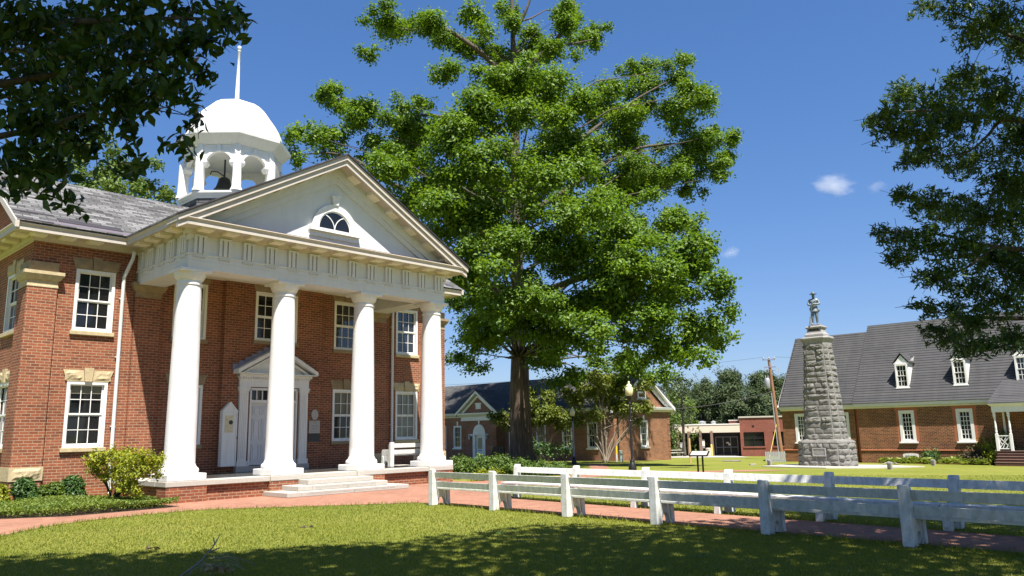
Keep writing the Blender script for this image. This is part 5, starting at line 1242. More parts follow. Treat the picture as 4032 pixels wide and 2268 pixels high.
OAKLIMBS = [[(0.42,60.0,7.41,0.55),(0.42,60.0,15.54,0.48),(0.48,60.0,23.41,0.4),(0.48,60.0,30.25,0.3),(0.46,60.0,34.13,0.2),(0.46,60.0,39.56,0.12)],[(0.49,60.0,28.86,0.28),(-1.21,59.0,31.19,0.24),(-3.1,58.5,32.7,0.2),(-5.34,58.5,34.14,0.15),(-7.92,58.5,34.01,0.1),(-10.82,58.5,34.6,0.05)],[(0.56,60.0,29.21,0.26),(2.36,59.5,31.71,0.22),(4.0,59.0,33.17,0.17),(5.03,59.0,34.91,0.12),(5.83,59.0,37.38,0.07)],[(3.34,59.0,32.49,0.12),(5.29,59.0,32.79,0.09),(6.92,59.0,33.11,0.05)],[(0.46,60.0,34.13,0.16),(1.54,59.5,35.97,0.12),(2.36,59.5,38.48,0.07)],[(0.42,59.6,15.45,0.3),(-3.19,58.0,17.65,0.25),(-7.1,57.5,19.79,0.2),(-9.85,57.5,21.11,0.17),(-11.71,57.5,22.59,0.12),(-13.99,58.0,23.46,0.08),(-16.47,58.0,23.35,0.04)],[(0.41,59.5,11.66,0.3),(3.19,55.0,12.01,0.24),(5.51,50.0,11.83,0.2),(6.96,47.5,11.29,0.17),(8.39,46.0,10.72,0.12),(9.62,45.0,10.73,0.07)],[(6.35,48.5,11.51,0.14),(7.32,47.0,10.19,0.1),(7.56,46.0,8.33,0.06)],[(0.47,60.0,18.13,0.3),(4.33,60.0,20.67,0.24),(8.66,63.0,24.33,0.18),(11.57,64.0,25.71,0.13),(15.25,65.0,26.38,0.08),(18.05,65.0,26.69,0.04)],[(10.87,64.0,25.36,0.13),(12.95,64.5,24.07,0.1),(15.04,65.0,22.76,0.05)],[(0.49,60.0,20.75,0.25),(3.84,61.0,23.71,0.2),(7.43,63.0,27.19,0.15),(11.1,64.0,30.09,0.1),(14.53,65.0,32.34,0.05)],[(0.5,59.5,22.57,0.22),(-2.55,59.0,25.43,0.18),(-6.04,59.0,26.85,0.12),(-8.9,59.0,26.57,0.08),(-12.08,59.0,26.97,0.04)],[(0.45,59.7,10.45,0.24),(-1.41,57.0,12.47,0.18),(-3.1,56.0,14.69,0.12),(-3.97,56.0,17.12,0.06)],[(0.5,60.3,9.91,0.24),(3.68,55.0,9.71,0.18),(6.81,49.0,9.03,0.12),(9.24,45.0,8.15,0.06)]]
BACKTREE = [(-31.61,56.6,24.41,1.02,1.46),(-30.34,57.98,22.64,1.65,1.2),(-27.99,57.35,21.74,1.33,1.04),(-26.27,58.17,20.37,0.84,0.54),(-33.43,59.62,23.27,1.54,1.23),(-35.28,58.84,24.02,1.82,1.52),(-28.31,56.02,20.36,1.74,0.87),(-31.34,57.25,20.5,1.77,0.89),(-36.66,58.18,22.83,2.1,1.8),(-27.42,57.95,20.64,1.05,0.75)]
LEFTLEAF = [(-3.9,5.81,5.11,0.36,0.3),(-4.24,7.13,5.86,0.41,0.33),(-2.88,5.63,5.06,0.29,0.2),(-2.93,6.67,5.69,0.28,0.16),(-2.16,5.55,4.99,0.13,0.12),(-2.18,5.85,5.2,0.08,0.09),(-4.67,7.2,5.39,0.41,0.37),(-3.31,5.78,4.74,0.3,0.27),(-3.33,6.56,5.21,0.27,0.24),(-2.82,6.23,5.12,0.23,0.18),(-2.53,6.22,5.15,0.14,0.11),(-2.65,6.29,4.89,0.1,0.1),(-3.72,5.75,4.27,0.27,0.25),(-4.09,6.89,4.79,0.27,0.27),(-3.04,5.56,4.37,0.22,0.19),(-2.9,5.82,4.52,0.17,0.17),(-2.51,5.44,4.48,0.13,0.13),(-3.84,5.88,3.99,0.2,0.17),(-3.74,6.13,4.1,0.14,0.13),(-4.03,7.02,4.55,0.15,0.13),(-3.13,6.08,4.33,0.09,0.13),(-2.85,5.6,3.89,0.06,0.07),(-2.63,5.87,4.13,0.1,0.06),(-3.06,7.18,4.86,0.07,0.11),(-3.31,5.51,3.61,0.09,0.08),(-3.8,6.52,3.83,0.08,0.06),(-2.58,6.08,4.56,0.08,0.06),(-3.38,6.59,4.13,0.06,0.05),(-2.98,6.01,3.96,0.05,0.04),(-4.46,6.64,4.06,0.1,0.09),(-3.99,6.3,3.97,0.1,0.07),(-3.06,6.57,4.82,0.1,0.1),(-3.01,7.02,4.51,0.07,0.04)]
RIGHTLEAF = [(7.65,13.12,9.31,0.34,0.1),(7.95,12.81,9.02,0.36,0.17),(8.08,11.98,8.38,0.46,0.31),(10.2,14.53,9.26,0.38,0.45),(5.89,11.52,6.55,0.25,0.17),(6.51,13.26,7.12,0.17,0.12),(7.84,14.64,8.25,0.38,0.3),(6.18,11.78,6.39,0.37,0.21),(7.68,13.44,7.48,0.49,0.38),(8.46,13.66,8.11,0.46,0.32),(6.99,11.64,6.45,0.45,0.33),(8.45,12.83,7.35,0.5,0.46),(9.54,13.96,7.04,0.4,0.54),(7.31,13.08,6.52,0.37,0.24),(8.64,14.04,6.69,0.54,0.33),(7.89,12.05,5.65,0.4,0.28),(6.61,12.33,6.08,0.2,0.16),(6.18,11.89,5.37,0.2,0.15),(7.31,13.27,5.63,0.38,0.24),(8.63,14.73,5.88,0.49,0.34),(8.51,13.57,5.48,0.53,0.39),(9.41,14.21,5.49,0.33,0.4),(6.24,12.84,5.04,0.21,0.09),(7.18,14.11,5.2,0.31,0.25),(6.45,11.86,4.58,0.34,0.28),(7.39,12.52,4.66,0.42,0.29),(8.73,13.86,4.74,0.54,0.39),(9.25,14.04,4.54,0.33,0.4),(6.59,12.98,4.58,0.28,0.19),(6.49,11.81,4.07,0.34,0.21),(7.39,12.43,3.98,0.42,0.22),(7.74,12.23,3.68,0.41,0.28),(6.55,12.48,3.71,0.26,0.06),(8.02,14.33,3.88,0.41,0.18),(7.24,12.2,3.37,0.41,0.21),(7.83,14.6,3.54,0.3,0.11),(8.24,14.58,3.38,0.41,0.18),(7.08,11.69,2.97,0.36,0.16),(8.23,12.83,3.17,0.3,0.23),(7.58,13.22,2.96,0.2,0.1),(6.38,11.58,6.24,0.27,0.18),(8.36,12.99,8.63,0.4,0.23),(9.88,14.67,6.24,0.3,0.45),(8.88,11.89,7.96,0.49,0.49),(9.92,13.59,7.27,0.56,0.7),(8.51,11.92,5.27,0.49,0.62),(9.43,13.53,4.15,0.56,0.7)]
RIGHTLIMBS = [[(10.21,12.0,5.26,0.16),(9.49,12.5,6.61,0.11),(8.65,13.0,7.05,0.07),(7.7,13.0,7.21,0.04),(6.72,13.0,7.23,0.015)],[(10.41,12.5,4.07,0.14),(9.41,13.0,4.6,0.1),(8.22,13.0,4.76,0.06),(7.3,13.0,4.99,0.03),(6.42,13.0,5.07,0.012)],[(10.3,12.5,3.42,0.12),(9.05,13.0,3.51,0.08),(7.92,13.0,3.54,0.05),(7.27,13.0,3.62,0.025),(6.75,13.0,3.79,0.01)],[(10.43,12.0,6.6,0.14),(9.36,12.5,7.98,0.09),(8.87,13.0,8.7,0.05),(8.07,13.0,9.11,0.02)],[(8.22,13.0,4.76,0.05),(7.63,13.0,4.36,0.035),(7.08,13.0,4.3,0.015)],[(8.65,13.0,7.05,0.05),(8.02,13.0,6.47,0.03),(7.32,13.0,6.41,0.012)],[(9.05,13.0,3.51,0.06),(8.28,13.0,3.19,0.04),(7.53,13.0,3.08,0.02),(7.03,13.0,3.32,0.01)]]
LEFTLIMBS = [[(-5.04,6.0,5.1,0.05),(-4.02,6.2,5.33,0.04),(-3.4,6.3,5.41,0.025),(-2.87,6.3,5.42,0.014),(-2.42,6.3,5.4,0.007)],[(-4.81,6.0,4.57,0.045),(-4.11,6.2,4.82,0.03),(-3.57,6.3,4.97,0.018),(-3.09,6.3,5.03,0.01),(-2.66,6.4,5.23,0.005)],[(-4.92,6.2,4.2,0.04),(-4.13,6.3,4.4,0.025),(-3.73,6.4,4.58,0.014),(-3.29,6.4,4.75,0.008),(-2.81,6.4,4.89,0.004)],[(-3.73,6.4,4.58,0.01),(-3.34,6.3,4.64,0.007),(-3.0,6.3,4.61,0.005),(-2.72,6.3,4.5,0.003)],[(-3.34,6.3,4.65,0.006),(-2.89,6.3,4.54,0.0045),(-2.63,6.3,4.51,0.003)],[(-4.13,6.3,4.4,0.012),(-3.94,6.3,4.08,0.008),(-3.78,6.3,3.86,0.004)],[(-3.57,6.3,4.97,0.008),(-3.33,6.3,4.56,0.005),(-3.22,6.3,4.13,0.003)],[(-3.09,6.3,5.03,0.006),(-2.87,6.3,4.77,0.004),(-2.68,6.3,4.48,0.003),(-2.64,6.3,4.3,0.002)]]
PINES = [(31.65,130.53,6.86,2.36,3.04),(31.83,120.84,7.95,2.5,2.81),(33.16,118.12,7.18,2.14,2.44),(35.92,119.17,8.08,2.46,2.77),(40.01,125.56,7.75,1.95,2.6),(39.49,118.24,7.67,1.53,2.44),(29.95,119.19,4.03,2.77,2.16),(34.19,124.95,3.78,2.91,1.94),(39.12,130.89,4.14,3.04,2.71),(40.12,123.88,3.96,2.24,2.56)]
MIDTREES = [(19.37,95.19,3.43,1.72,1.23),(20.83,97.11,5.13,1.76,1.51),(18.53,92.75,5.47,1.44,1.68),(21.89,96.64,4.14,1.75,1.5),(19.9,93.38,2.69,1.45,0.72)]
AIRY = [(18.54,90.0,7.38,2.09,1.02),(20.11,90.0,6.9,1.02,0.56),(17.59,90.0,6.5,1.86,0.84),(19.37,90.0,6.01,1.4,0.56)]
BUSH = [(-11.3,21.71,1.34,0.39,0.18),(-10.94,22.06,1.38,0.51,0.23),(-9.96,21.15,1.33,0.44,0.2),(-11.42,21.66,1.19,0.28,0.13),(-10.42,21.71,1.17,0.56,0.2),(-9.57,21.25,1.22,0.22,0.15),(-9.78,21.37,1.06,0.39,0.17),(-11.59,22.09,1.01,0.34,0.14),(-10.93,22.1,1.0,0.46,0.18),(-10.01,21.22,0.92,0.38,0.16),(-10.66,21.81,0.75,0.34,0.14),(-11.22,22.05,0.85,0.34,0.14),(-10.21,21.34,0.66,0.28,0.15),(-9.7,21.71,0.84,0.13,0.09),(-9.95,21.14,0.47,0.16,0.13),(-10.48,21.47,0.56,0.28,0.11),(-9.65,21.77,1.26,0.14,0.09)]
CRAPEA = [(-1.44,65.22,3.35,0.67,0.61),(-0.13,65.66,3.18,1.02,1.02),(1.81,64.01,3.58,1.32,0.99),(3.44,64.63,3.25,1.17,0.83),(1.22,65.87,4.63,1.19,0.68),(2.85,65.2,4.41,1.18,0.67),(4.08,64.88,2.44,1.01,0.5),(1.48,64.77,2.65,1.34,0.5),(-0.81,66.17,2.54,0.68,0.41)]
CRAPEB = [(4.52,57.22,4.19,1.03,0.89),(5.82,55.56,4.93,1.29,0.86),(7.54,57.9,5.33,1.2,0.9),(8.74,56.49,4.37,1.02,0.88),(6.77,56.8,4.13,1.47,0.88),(4.96,56.14,3.16,1.02,0.58),(8.17,56.83,3.26,1.17,0.59),(9.25,56.47,3.23,0.58,0.53),(6.43,55.77,5.63,1.01,0.52),(9.08,57.39,2.55,0.53,0.36),(4.35,55.81,2.47,0.72,0.35)]
LOWDARK = [(1.37,62.0,0.63,0.8,0.7),(2.61,62.0,0.46,0.8,0.64),(3.84,62.0,0.44,0.64,0.64)]
CANOPY_L = [(-6.5,4.2,10.4,3.0,3.6,1.3,1.6),(-3.6,4.0,10.6,3.0,4.2,1.3,1.8),(-1.2,4.6,10.8,2.6,3.6,1.3,1.6),(-4.5,.5,11,4,3,1.4,1.6),(-8.5,2,9,3,3,1.6,1.3),(-2.0,1.2,11,3,3,1.4,1.5),(-5.2,6.6,10.2,1.8,1.7,.7,1.3),(-2.6,6.5,10.2,1.6,1.6,.7,1.3),(-.6,7.4,10.3,1.4,1.5,.7,1.2),(-6,-4,11,6,5,1.5,1.3),(-13,0,11,4,6,2,1.2)]  # rear lumps are added out of view to block sky light
CANOPY_R = [(2.2,6.0,10.8,2.6,4.2,1.2,1.6),(4.8,6.2,10.8,3.0,4.0,1.3,1.7),(7.8,6.5,10.8,3.0,3.6,1.4,1.6),(10.5,8.5,10.5,3,3.5,1.5,1.4),(6.5,9.6,10.4,2.2,1.7,.8,1.2),(3.0,9.9,10.2,1.6,1.2,.6,.9),(12.5,11,12,3,3,2,1.2),(5,2.5,11,4,3,1.2,1.3),(9.0,10.8,11.2,1.8,1.6,.8,1.1),(5,-4,11,6,5,1.5,1.3),(13,4,12,4,5,2,1.2)]  # lumps behind the camera added only to keep sky light off the lawn
CLOUDS = [((646,1500,475),(58,34,32),(0,.15,0),.055,3.1,"small white puff of cloud above the right-hand building"),((731,1500,470),(30,18,18),(0,-.3,0),.025,7.7,"faint wisp of cloud next to the branches on the right"),((431,1500,341),(30,18,16),(0,-.25,0),.04,5.2,"faint slanting cloud wisp just right of the oak crown")]

# the big oak
OKZ = ground(.45, 60)
oak = empty("oak_tree", (.45, 60, OKZ), 0, "huge spreading oak with a thick brown trunk rising in front of the annex", "tree")
def rel(L, o): return [(p[0] - o[0], p[1] - o[1], p[2] - o[2]) + tuple(p[3:]) for p in L]
O3 = (.45, 60, OKZ)
mb = MB(); prof = []
for z, r in ((-.3, 1.25), (.0, 1.12), (.3, .98), (.8, .90), (1.6, .85), (3.0, .80), (5.0, .74), (7.0, .68), (8.5, .62)): prof.append((r, z))
rows = []
for r, z in prof:
    rows.append(mb.pts([((r * (1 + .06 * math.sin(5 * a + z) + .05 * noise.noise((math.cos(a) * 2, math.sin(a) * 2, z * .4)) + (.12 * max(0, math.sin(4 * a + 1)) if z < .5 else 0)) * math.cos(a)) - .0 * z, r * (1 + .06 * math.sin(5 * a + z)) * math.sin(a), z) for a in [2 * math.pi * i / 40 for i in range(40)]]))
for a, b_ in zip(rows, rows[1:]):
    for i in range(40): mb.f.append((a + i, a + (i + 1) % 40, b_ + (i + 1) % 40, b_ + i))
mb.build("trunk", M['bark_oak'], oak, smooth=180)
mb = MB()
for i, L in enumerate(OAKLIMBS):
    L = rel(L, O3)
    if i == 0: L = [(0, 0, 6.0, .72)] + L
    curve_tube(mb, L, 10, 5)
tp = rel(OAKLIMBS[0], O3); tps = [tuple(Vector(a[:3]).lerp(Vector(b_[:3]), t / 5)) for a, b_ in zip(tp, tp[1:]) for t in range(5)]
limbs_to(mb, tps, rel(OAK, O3), .10, 5, k=.7)
mb.build("limbs", M['bark_limb'], oak, smooth=180)
rnd = random.Random(21); cl2 = []
for c in OAK:                                             # each bough breaks into smaller, uneven sprays
    k = 5
    for _ in range(k):
        a = rnd.uniform(0, 6.28); q = rnd.uniform(.25, .95); e_ = rnd.uniform(-.75, .75)
        f2 = rnd.choice((.28, .36, .46, .58, .68)); cl2.append((c[0] + c[3] * q * math.cos(a), c[1] + c[3] * .9 * q * math.sin(a), c[2] + c[4] * e_, c[3] * f2, c[4] * f2 * 1.0))
P, N = clump_points(cl2, 25, 7, .17, 3, .9, .7, .34, O3, .26, .7)
print("oak leaves", len(P))
leaf_mesh("crown", P, N, .25, M['leaf_oak'], oak, 'diamond', 4, .5, .62, .16)

def simple_tree(name, base, clumps, trunk_r, leaf, lsize, dens, per, spread, label, cat, group, bmat, seed, trunk_top=None, hollow=.5, stems=1, shape='diamond', aspect=.6, up=.5, limb_r=.08, sub=0, fork=.35):
    bz = ground(base[0], base[1]); O_ = (base[0], base[1], bz); t = empty(name, O_, 0, label, cat, group)
    rnd = random.Random(seed); C_ = rel(clumps, O_); mb = MB()
    top = trunk_top or sum(c[2] for c in C_) / len(C_)
    if stems == 1:
        tr = [(0, 0, -.2, trunk_r * 1.25), (0, 0, top * .3, trunk_r), (rnd.uniform(-.1, .1), 0, top * .65, trunk_r * .75), (rnd.uniform(-.1, .1), 0, top, trunk_r * .3)]
        curve_tube(mb, tr, 8, 4); tps = [tuple(Vector(a[:3]).lerp(Vector(b_[:3]), k / 4)) for a, b_ in zip(tr, tr[1:]) for k in range(4)]
        tk = mb.build("trunk", M[bmat], t, smooth=180); mb = MB(); limbs_to(mb, tps[2:], C_, limb_r, seed)
        if mb.v: mb.build("limbs", M[bmat], t, smooth=180)
    else:
        for k in range(stems):
            c = C_[k % len(C_)]; a = rnd.uniform(0, 6.28); b0 = (.12 * math.cos(a), .12 * math.sin(a), -.1, trunk_r)
            w = fork; m1 = (c[0] * w * .5 + .1 * math.cos(a), c[1] * w * .5, c[2] * .36, trunk_r * .75)
            m2 = (c[0] * .62 + rnd.uniform(-.15, .15), c[1] * .62, c[2] * .70, trunk_r * .5)
            curve_tube(mb, [b0, m1, m2, (c[0], c[1], c[2], trunk_r * .2)], 7, 4)
            for q in range(4):
                d = C_[rnd.randrange(len(C_))]; s0 = Vector(m1[:3]).lerp(Vector(m2[:3]), rnd.random()); e0 = Vector(d[:3]) + Vector((rnd.uniform(-1, 1) * d[3], rnd.uniform(-1, 1) * d[3], rnd.uniform(-.3, .8) * d[4]))
                if (e0 - s0).length < 3.2: curve_tube(mb, [tuple(s0) + (trunk_r * .35,), tuple(s0.lerp(e0, .5) + Vector((0, 0, .12))) + (trunk_r * .22,), tuple(e0) + (trunk_r * .08,)], 5, 3)
        mb.build("trunk", M[bmat], t, smooth=180)
    cl = C_
    if sub:
        cl = []
        for c in C_:
            for _ in range(sub):
                a = rnd.uniform(0, 6.28); q = rnd.uniform(.2, .95); f2 = rnd.uniform(.4, .62)
                cl.append((c[0] + c[3] * q * math.cos(a), c[1] + c[3] * q * math.sin(a), c[2] + c[4] * rnd.uniform(-.75, .75), c[3] * f2, c[4] * f2))
    P, N = clump_points(cl, dens, per, spread, seed, .9, up, hollow)
    leaf_mesh("crown", P, N, lsize, M[leaf], t, shape, seed, .2, aspect)
    return t

simple_tree("crape_myrtle", (2.0, 65.0), CRAPEA, .07, 'leaf_crape', .24, 50, 7, .15, "light green small tree right of the oak trunk, partly hidden by the smaller lamp", "tree", "small multi-stemmed trees by the annex", 'bark_pale', 31, stems=7, sub=3)
simple_tree("crape_myrtle", (6.35, 57.0), CRAPEB, .065, 'leaf_crape', .23, 42, 7, .17, "vase-shaped small tree with many pale bare stems behind the nearer lamp", "tree", "small multi-stemmed trees by the annex", 'bark_pale', 37, stems=14, sub=3, fork=.5)
rnd = random.Random(77)
for i, (x, y, z, rx, rz) in enumerate(LOWDARK):
    simple_tree("shrub", (x, y), [(x, y, z, rx * 1.1, rz * 1.1)], .04, 'leaf_box', .2, 26, 5, .1, ["leftmost dark shrub against the annex wall behind the oak", "middle dark shrub against the annex wall behind the smaller lamp", "rightmost dark shrub against the annex wall, under the vase-shaped tree"][i], "shrub", "dark shrubs along the annex", 'bark_dark', 50 + i)
# tree behind the courthouse roof, drawn from its visible top; the rest of the crown goes on below the ridge
bt = BACKTREE + [(-31, 58, 18.5, 2.6, 2.2), (-34.5, 59, 19, 3, 2.6), (-28, 58, 17.5, 2.2, 2), (-32, 57, 15.5, 3, 2.2), (-37.5, 60, 20, 2.4, 2.2), (-36, 59, 16, 3, 2.4)]
simple_tree("shade_tree", (-32, 58.5), bt, .42, 'leaf_light', .30, 16, 7, .2, "light green tree showing above the courthouse roof left of the belfry", "tree", None, 'bark_limb', 61, trunk_top=19, sub=4, limb_r=.12)
# pines and mixed trees behind the modern block
def spread_tree(top, w, seed, x, y, lab, leaf, lsize, grp, tr=.3, dens=5, low=.3, shape='blade', aspect=.28, per=8):
    bz = ground(x, y); rnd = random.Random(seed); cl = []
    for k in range(15):
        t = k / 14; z = bz + (top - bz) * (low + (1 - low) * t); r = w * (1 - .62 * t ** 1.5) * rnd.uniform(.35, .6); a = rnd.uniform(0, 6.28); q = w * (1 - t * .85) * rnd.uniform(.2, .75)
        cl.append((x + q * math.cos(a), y + q * math.sin(a), z - r * .3, r, r * .62))
    cl.append((x, y, top - w * .3, w * .42, w * .32))
    return simple_tree("pine_tree" if 'pine' in lab else "deciduous_tree", (x, y), cl, tr, leaf, lsize, dens, per, .3, lab, "tree", grp, 'bark_dark', seed, trunk_top=top - bz - w * .4, shape=shape, aspect=aspect, limb_r=.1, up=.7, sub=3)
PT = [(31.2, 128, 9.0, 3.4), (33.2, 121, 9.9, 3.2), (36.3, 132, 10.6, 3.6), (38.6, 124, 9.9, 3.0), (41.8, 130, 10.4, 3.3), (43.2, 122, 9.6, 2.7), (29.2, 124, 7.4, 3.2), (45.2, 128, 9.6, 3.0), (34.9, 117, 7.2, 3.0), (40.6, 117, 7.0, 3.0), (27.6, 132, 6.2, 3.0), (48.5, 126, 9.0, 3.0), (32.3, 138, 9.6, 3.6), (37.6, 140, 10.8, 3.8), (44.0, 140, 11.2, 3.6), (29.0, 137, 8.2, 3.4), (36.0, 112, 5.6, 2.8), (31.5, 114, 5.2, 2.8)]
PL = ["left of the group, second row", "with a tall rounded top in the middle left", "tallest in the middle of the group", "right of the tallest one", "just left of the utility pole", "directly behind the utility pole", "leftmost above the beige canopy", "between the utility pole and the shingle roof", "low in front at the middle", "low in front near the pole", "low at the far left behind the canopy", "half hidden by the shingle roof", "in the back row behind the middle left gap", "in the back row behind the tallest one", "in the back row behind the utility pole", "in the back row at the left end", "lowest one before the middle of the group", "lowest one before the left of the group"]
for i, (x, y, t_, w) in enumerate(PT):
    spread_tree(t_ + .3, w * 1.75, 100 + i, x, y, "dark green pine behind the modern block, " + PL[i], 'leaf_pine', .5, "pines beyond the modern block", dens=9, low=.0, per=12)
spread_tree(6.2, 2.6, 131, 19.0, 96, "bright green round tree behind the canopy at the annex corner", 'leaf_light', .34, None, dens=7, low=.1, shape='diamond', aspect=.6)
spread_tree(5.0, 2.2, 132, 21.9, 99, "small bright green tree just left of the canopy roof vents", 'leaf_light', .34, None, dens=7, low=.1, shape='diamond', aspect=.6)
simple_tree("pine_tree", (19.5, 92), AIRY + [(18.9, 92, 4.4, 1.4, .5), (20.2, 92, 3.4, 1.2, .5)], .16, 'leaf_pine', .5, 6, 8, .25, "airy pale pine with open level branches beside the annex gable", "tree", None, 'bark_limb', 140, trunk_top=9.2, shape='blade', aspect=.25)

# ------------------------------------------------------------------ planting before the buildings
def shrub(name, at, clumps, leaf, size, dens, per, spread, label, cat, group, seed, stems=5, bm='bark_dark', shape='leaf', aspect=.6, stem_r=.012, hollow=.6, up=.5, jit=.22):
    x, y = at; bz = ground(x, y); O_ = (x, y, bz); e = empty(name, O_, 0, label, cat, group); rnd = random.Random(seed); C_ = rel(clumps, O_); mb = MB()
    for k in range(max(stems, 1)):
        c = C_[k % len(C_)]; a = rnd.uniform(0, 6.28)
        curve_tube(mb, [(.06 * math.cos(a), .06 * math.sin(a), 0, stem_r), (c[0] * .4 + .04 * math.cos(a), c[1] * .4, c[2] * .5, stem_r * .7), (c[0], c[1], c[2], stem_r * .3)], 5, 3)
    mb.build("stems", M[bm], e, smooth=180)
    P, N = clump_points(C_, dens, per, spread, seed, 1.0, up, hollow, None, jit); leaf_mesh("foliage", P, N, size, M[leaf], e, shape, seed, .2, aspect); return e
bl_ = chw(-.62, 2.15)
shrub("azalea_bush", (bl_.x, bl_.y), BUSH, 'leaf_yellow', .07, 260, 7, .05, "open yellow-green shrub with upright bare stems left of the first column", "shrub", None, 71, stems=26, bm='bark_dark', stem_r=.016)
for i, (a, b_, r, lf, lab) in enumerate(((-2.63, 3.2, .31, 'leaf_box', "dark rounded boxwood under the left window, leftmost of the dark pair"), (-2.15, 3.1, .21, 'leaf_box2', "small fresh-green boxwood, left one between the two dark boxwoods"), (-1.86, 3.1, .24, 'leaf_box2', "small fresh-green boxwood, right one between the two dark boxwoods"), (-1.37, 3.2, .31, 'leaf_box', "dark rounded boxwood nearest the yellow-green shrub"), (-3.32, 2.9, .25, 'leaf_yellow', "yellow-green shrub cut off by the left edge of the picture"))):
    p = chw(a, b_); shrub("boxwood", (p.x, p.y), [(p.x, p.y, r * 1.25 + .08, r, r * 1.05), (p.x + .08, p.y, r * .8, r * .95, r * .8)], lf, .06, 1300, 6, .02, lab, "shrub", "clipped shrubs at the courthouse wall", 80 + i, aspect=.65, hollow=.22, jit=.05)
for i, (a, b_, rx, rz) in enumerate(((12.1, 2.4, .55, .42), (12.9, 1.9, .6, .48), (13.8, 1.6, .6, .5), (14.7, 1.3, .55, .48), (15.6, 1.0, .5, .40), (16.5, .7, .55, .34), (17.3, .4, .5, .3))):
    p = chw(a, b_); g0 = ground(p.x, p.y)
    shrub("hedge_shrub", (p.x, p.y), [(p.x, p.y, g0 + rz * .95, rx, rz), (p.x + .3, p.y + .1, g0 + rz * .7, rx * .8, rz * .8), (p.x - .3, p.y, g0 + rz * .75, rx * .8, rz * .8)], 'leaf_hedge', .09, 220, 6, .05, "green hedge shrub, %s along the hedge from the right-hand column" % ["first", "second", "third", "fourth", "fifth", "sixth", "last"][i], "shrub", "low hedge right of the courthouse", 160 + i, hollow=.3, jit=.12)
p = chw(12.3, -.1)
shrub("golden_shrub", (p.x, p.y), [(p.x, p.y, .2, .4, .2), (p.x + .45, p.y + .35, .22, .35, .22), (p.x - .35, p.y - .3, .16, .3, .16)], 'leaf_yellow', .08, 160, 6, .04, "low yellow-green plants at the right end of the porch, seen through the nearest bench", "shrub", None, 190, hollow=.4)
fb = empty("fallen_branch", (23.3, 50.0, ground(23.3, 50)), .2, "grey dead branch lying on the grass right of the monument slab", "branch")
mb = MB(); mb.tube([(-.6, 0, .05), (-.2, .05, .16), (.2, 0, .14), (.7, -.05, .05)], [.03, .05, .05, .03], 7); mb.build("stem", M['twig'], fb, smooth=180); mb = MB(); mb.tube([(-.2, .05, .16), (.0, .1, .24), (.3, .12, .2)], .02, 5); mb.tube([(.2, 0, .14), (.45, -.12, .16)], .018, 5); mb.build("twigs", M['twig'], fb, smooth=180)
# low clipped ground cover in the bed left of the steps
rs = np.random.RandomState(12); bed = [(-9.0, -1.3), (-6.0, .35), (-4.1, -.62), (-2.9, -1.38), (-1.6, -1.33), (-.5, -1.25), (-.05, -1.1), (-.3, 1.0), (-.6, 2.2), (-3.4, 2.6), (-6, 3.2), (-9, 3)]
def inside(poly, x, y):
    r = np.zeros(len(x), bool)
    for (x0, y0), (x1, y1) in zip(poly, poly[1:] + poly[:1]):
        c_ = ((y0 > y) != (y1 > y)) & (x < (x1 - x0) * (y - y0) / (y1 - y0 + 1e-12) + x0); r ^= c_
    return r
q = rs.uniform((-9, -1.4), (0, 3.2), (95000, 2)); q = q[inside(bed, q[:, 0], q[:, 1])]
hgt = .24 + .04 * np.sin(q[:, 0] * 2.1) + .03 * np.sin(q[:, 1] * 3.7 + q[:, 0])
z = hgt * rs.uniform(0, 1, len(q)) ** .3
W3 = np.array([tuple(chw(a, b_)) for a, b_ in q]); W3[:, 2] = z
Nn = rs.normal(size=W3.shape) * .6; Nn[:, 2] += .8
tag(leaf_mesh("ground_cover", W3, Nn, .055, M['leaf_cover'], None, 'leaf', 13, .0, .6), "low clipped green ground cover in the bed left of the steps", "ground cover", kind="stuff")
mb = MB(); mb.quad(*[(a, b_, .012) for a, b_ in bed]); o = mb.build("planting_bed", plain("dark_mulch", (.07, .05, .035), .95, .4, 9, .6), recalc=False); o.location = CH_O; o.rotation_euler = (0, 0, CH_ROT); tag(o, "dark mulch of the planting bed at the courthouse wall", "bed", kind="structure")
# before the colonial house: hostas, shrubs
def hb(a, d): v_ = Vector((21.1, 62.8, 0)) + Vector((.726, -.688, 0)) * a - UX * d; return v_.x, v_.y
hostas = [8.1, 8.6, 9.1, 9.6, 10.05, 10.5, 11.0, 12.0, 12.5, 13.0, 13.45, 13.9, 14.3]
HL = ["first", "second", "third", "fourth", "fifth", "sixth", "seventh", "eighth", "ninth", "tenth", "eleventh", "twelfth", "last"]
for i, a in enumerate(hostas):
    x, y = hb(a, 1.7 + .12 * math.sin(i * 2.3)); g0 = ground(x, y); rs = np.random.RandomState(200 + i); n = 110
    ang = rs.uniform(0, 6.28, n); el = rs.uniform(.15, 1.1, n); ln = .46 * (1.35 if i in (4, 8) else 1)
    D = np.stack([np.cos(ang) * np.cos(el), np.sin(ang) * np.cos(el), np.sin(el)], 1); Pp = D * (ln * rs.uniform(.4, .9, n))[:, None]; Pp[:, 2] += .04
    e = empty("hosta", (x, y, g0), 0, "variegated hosta clump before the colonial building, %s from the left" % HL[i], "plant", "hostas along the colonial building")
    Nn = np.stack([-np.cos(ang) * np.sin(el), -np.sin(ang) * np.sin(el), np.cos(el)], 1)
    leaf_mesh("leaves", Pp, Nn, .34, M['leaf_hosta'], e, 'leaf', i, 0, .32)
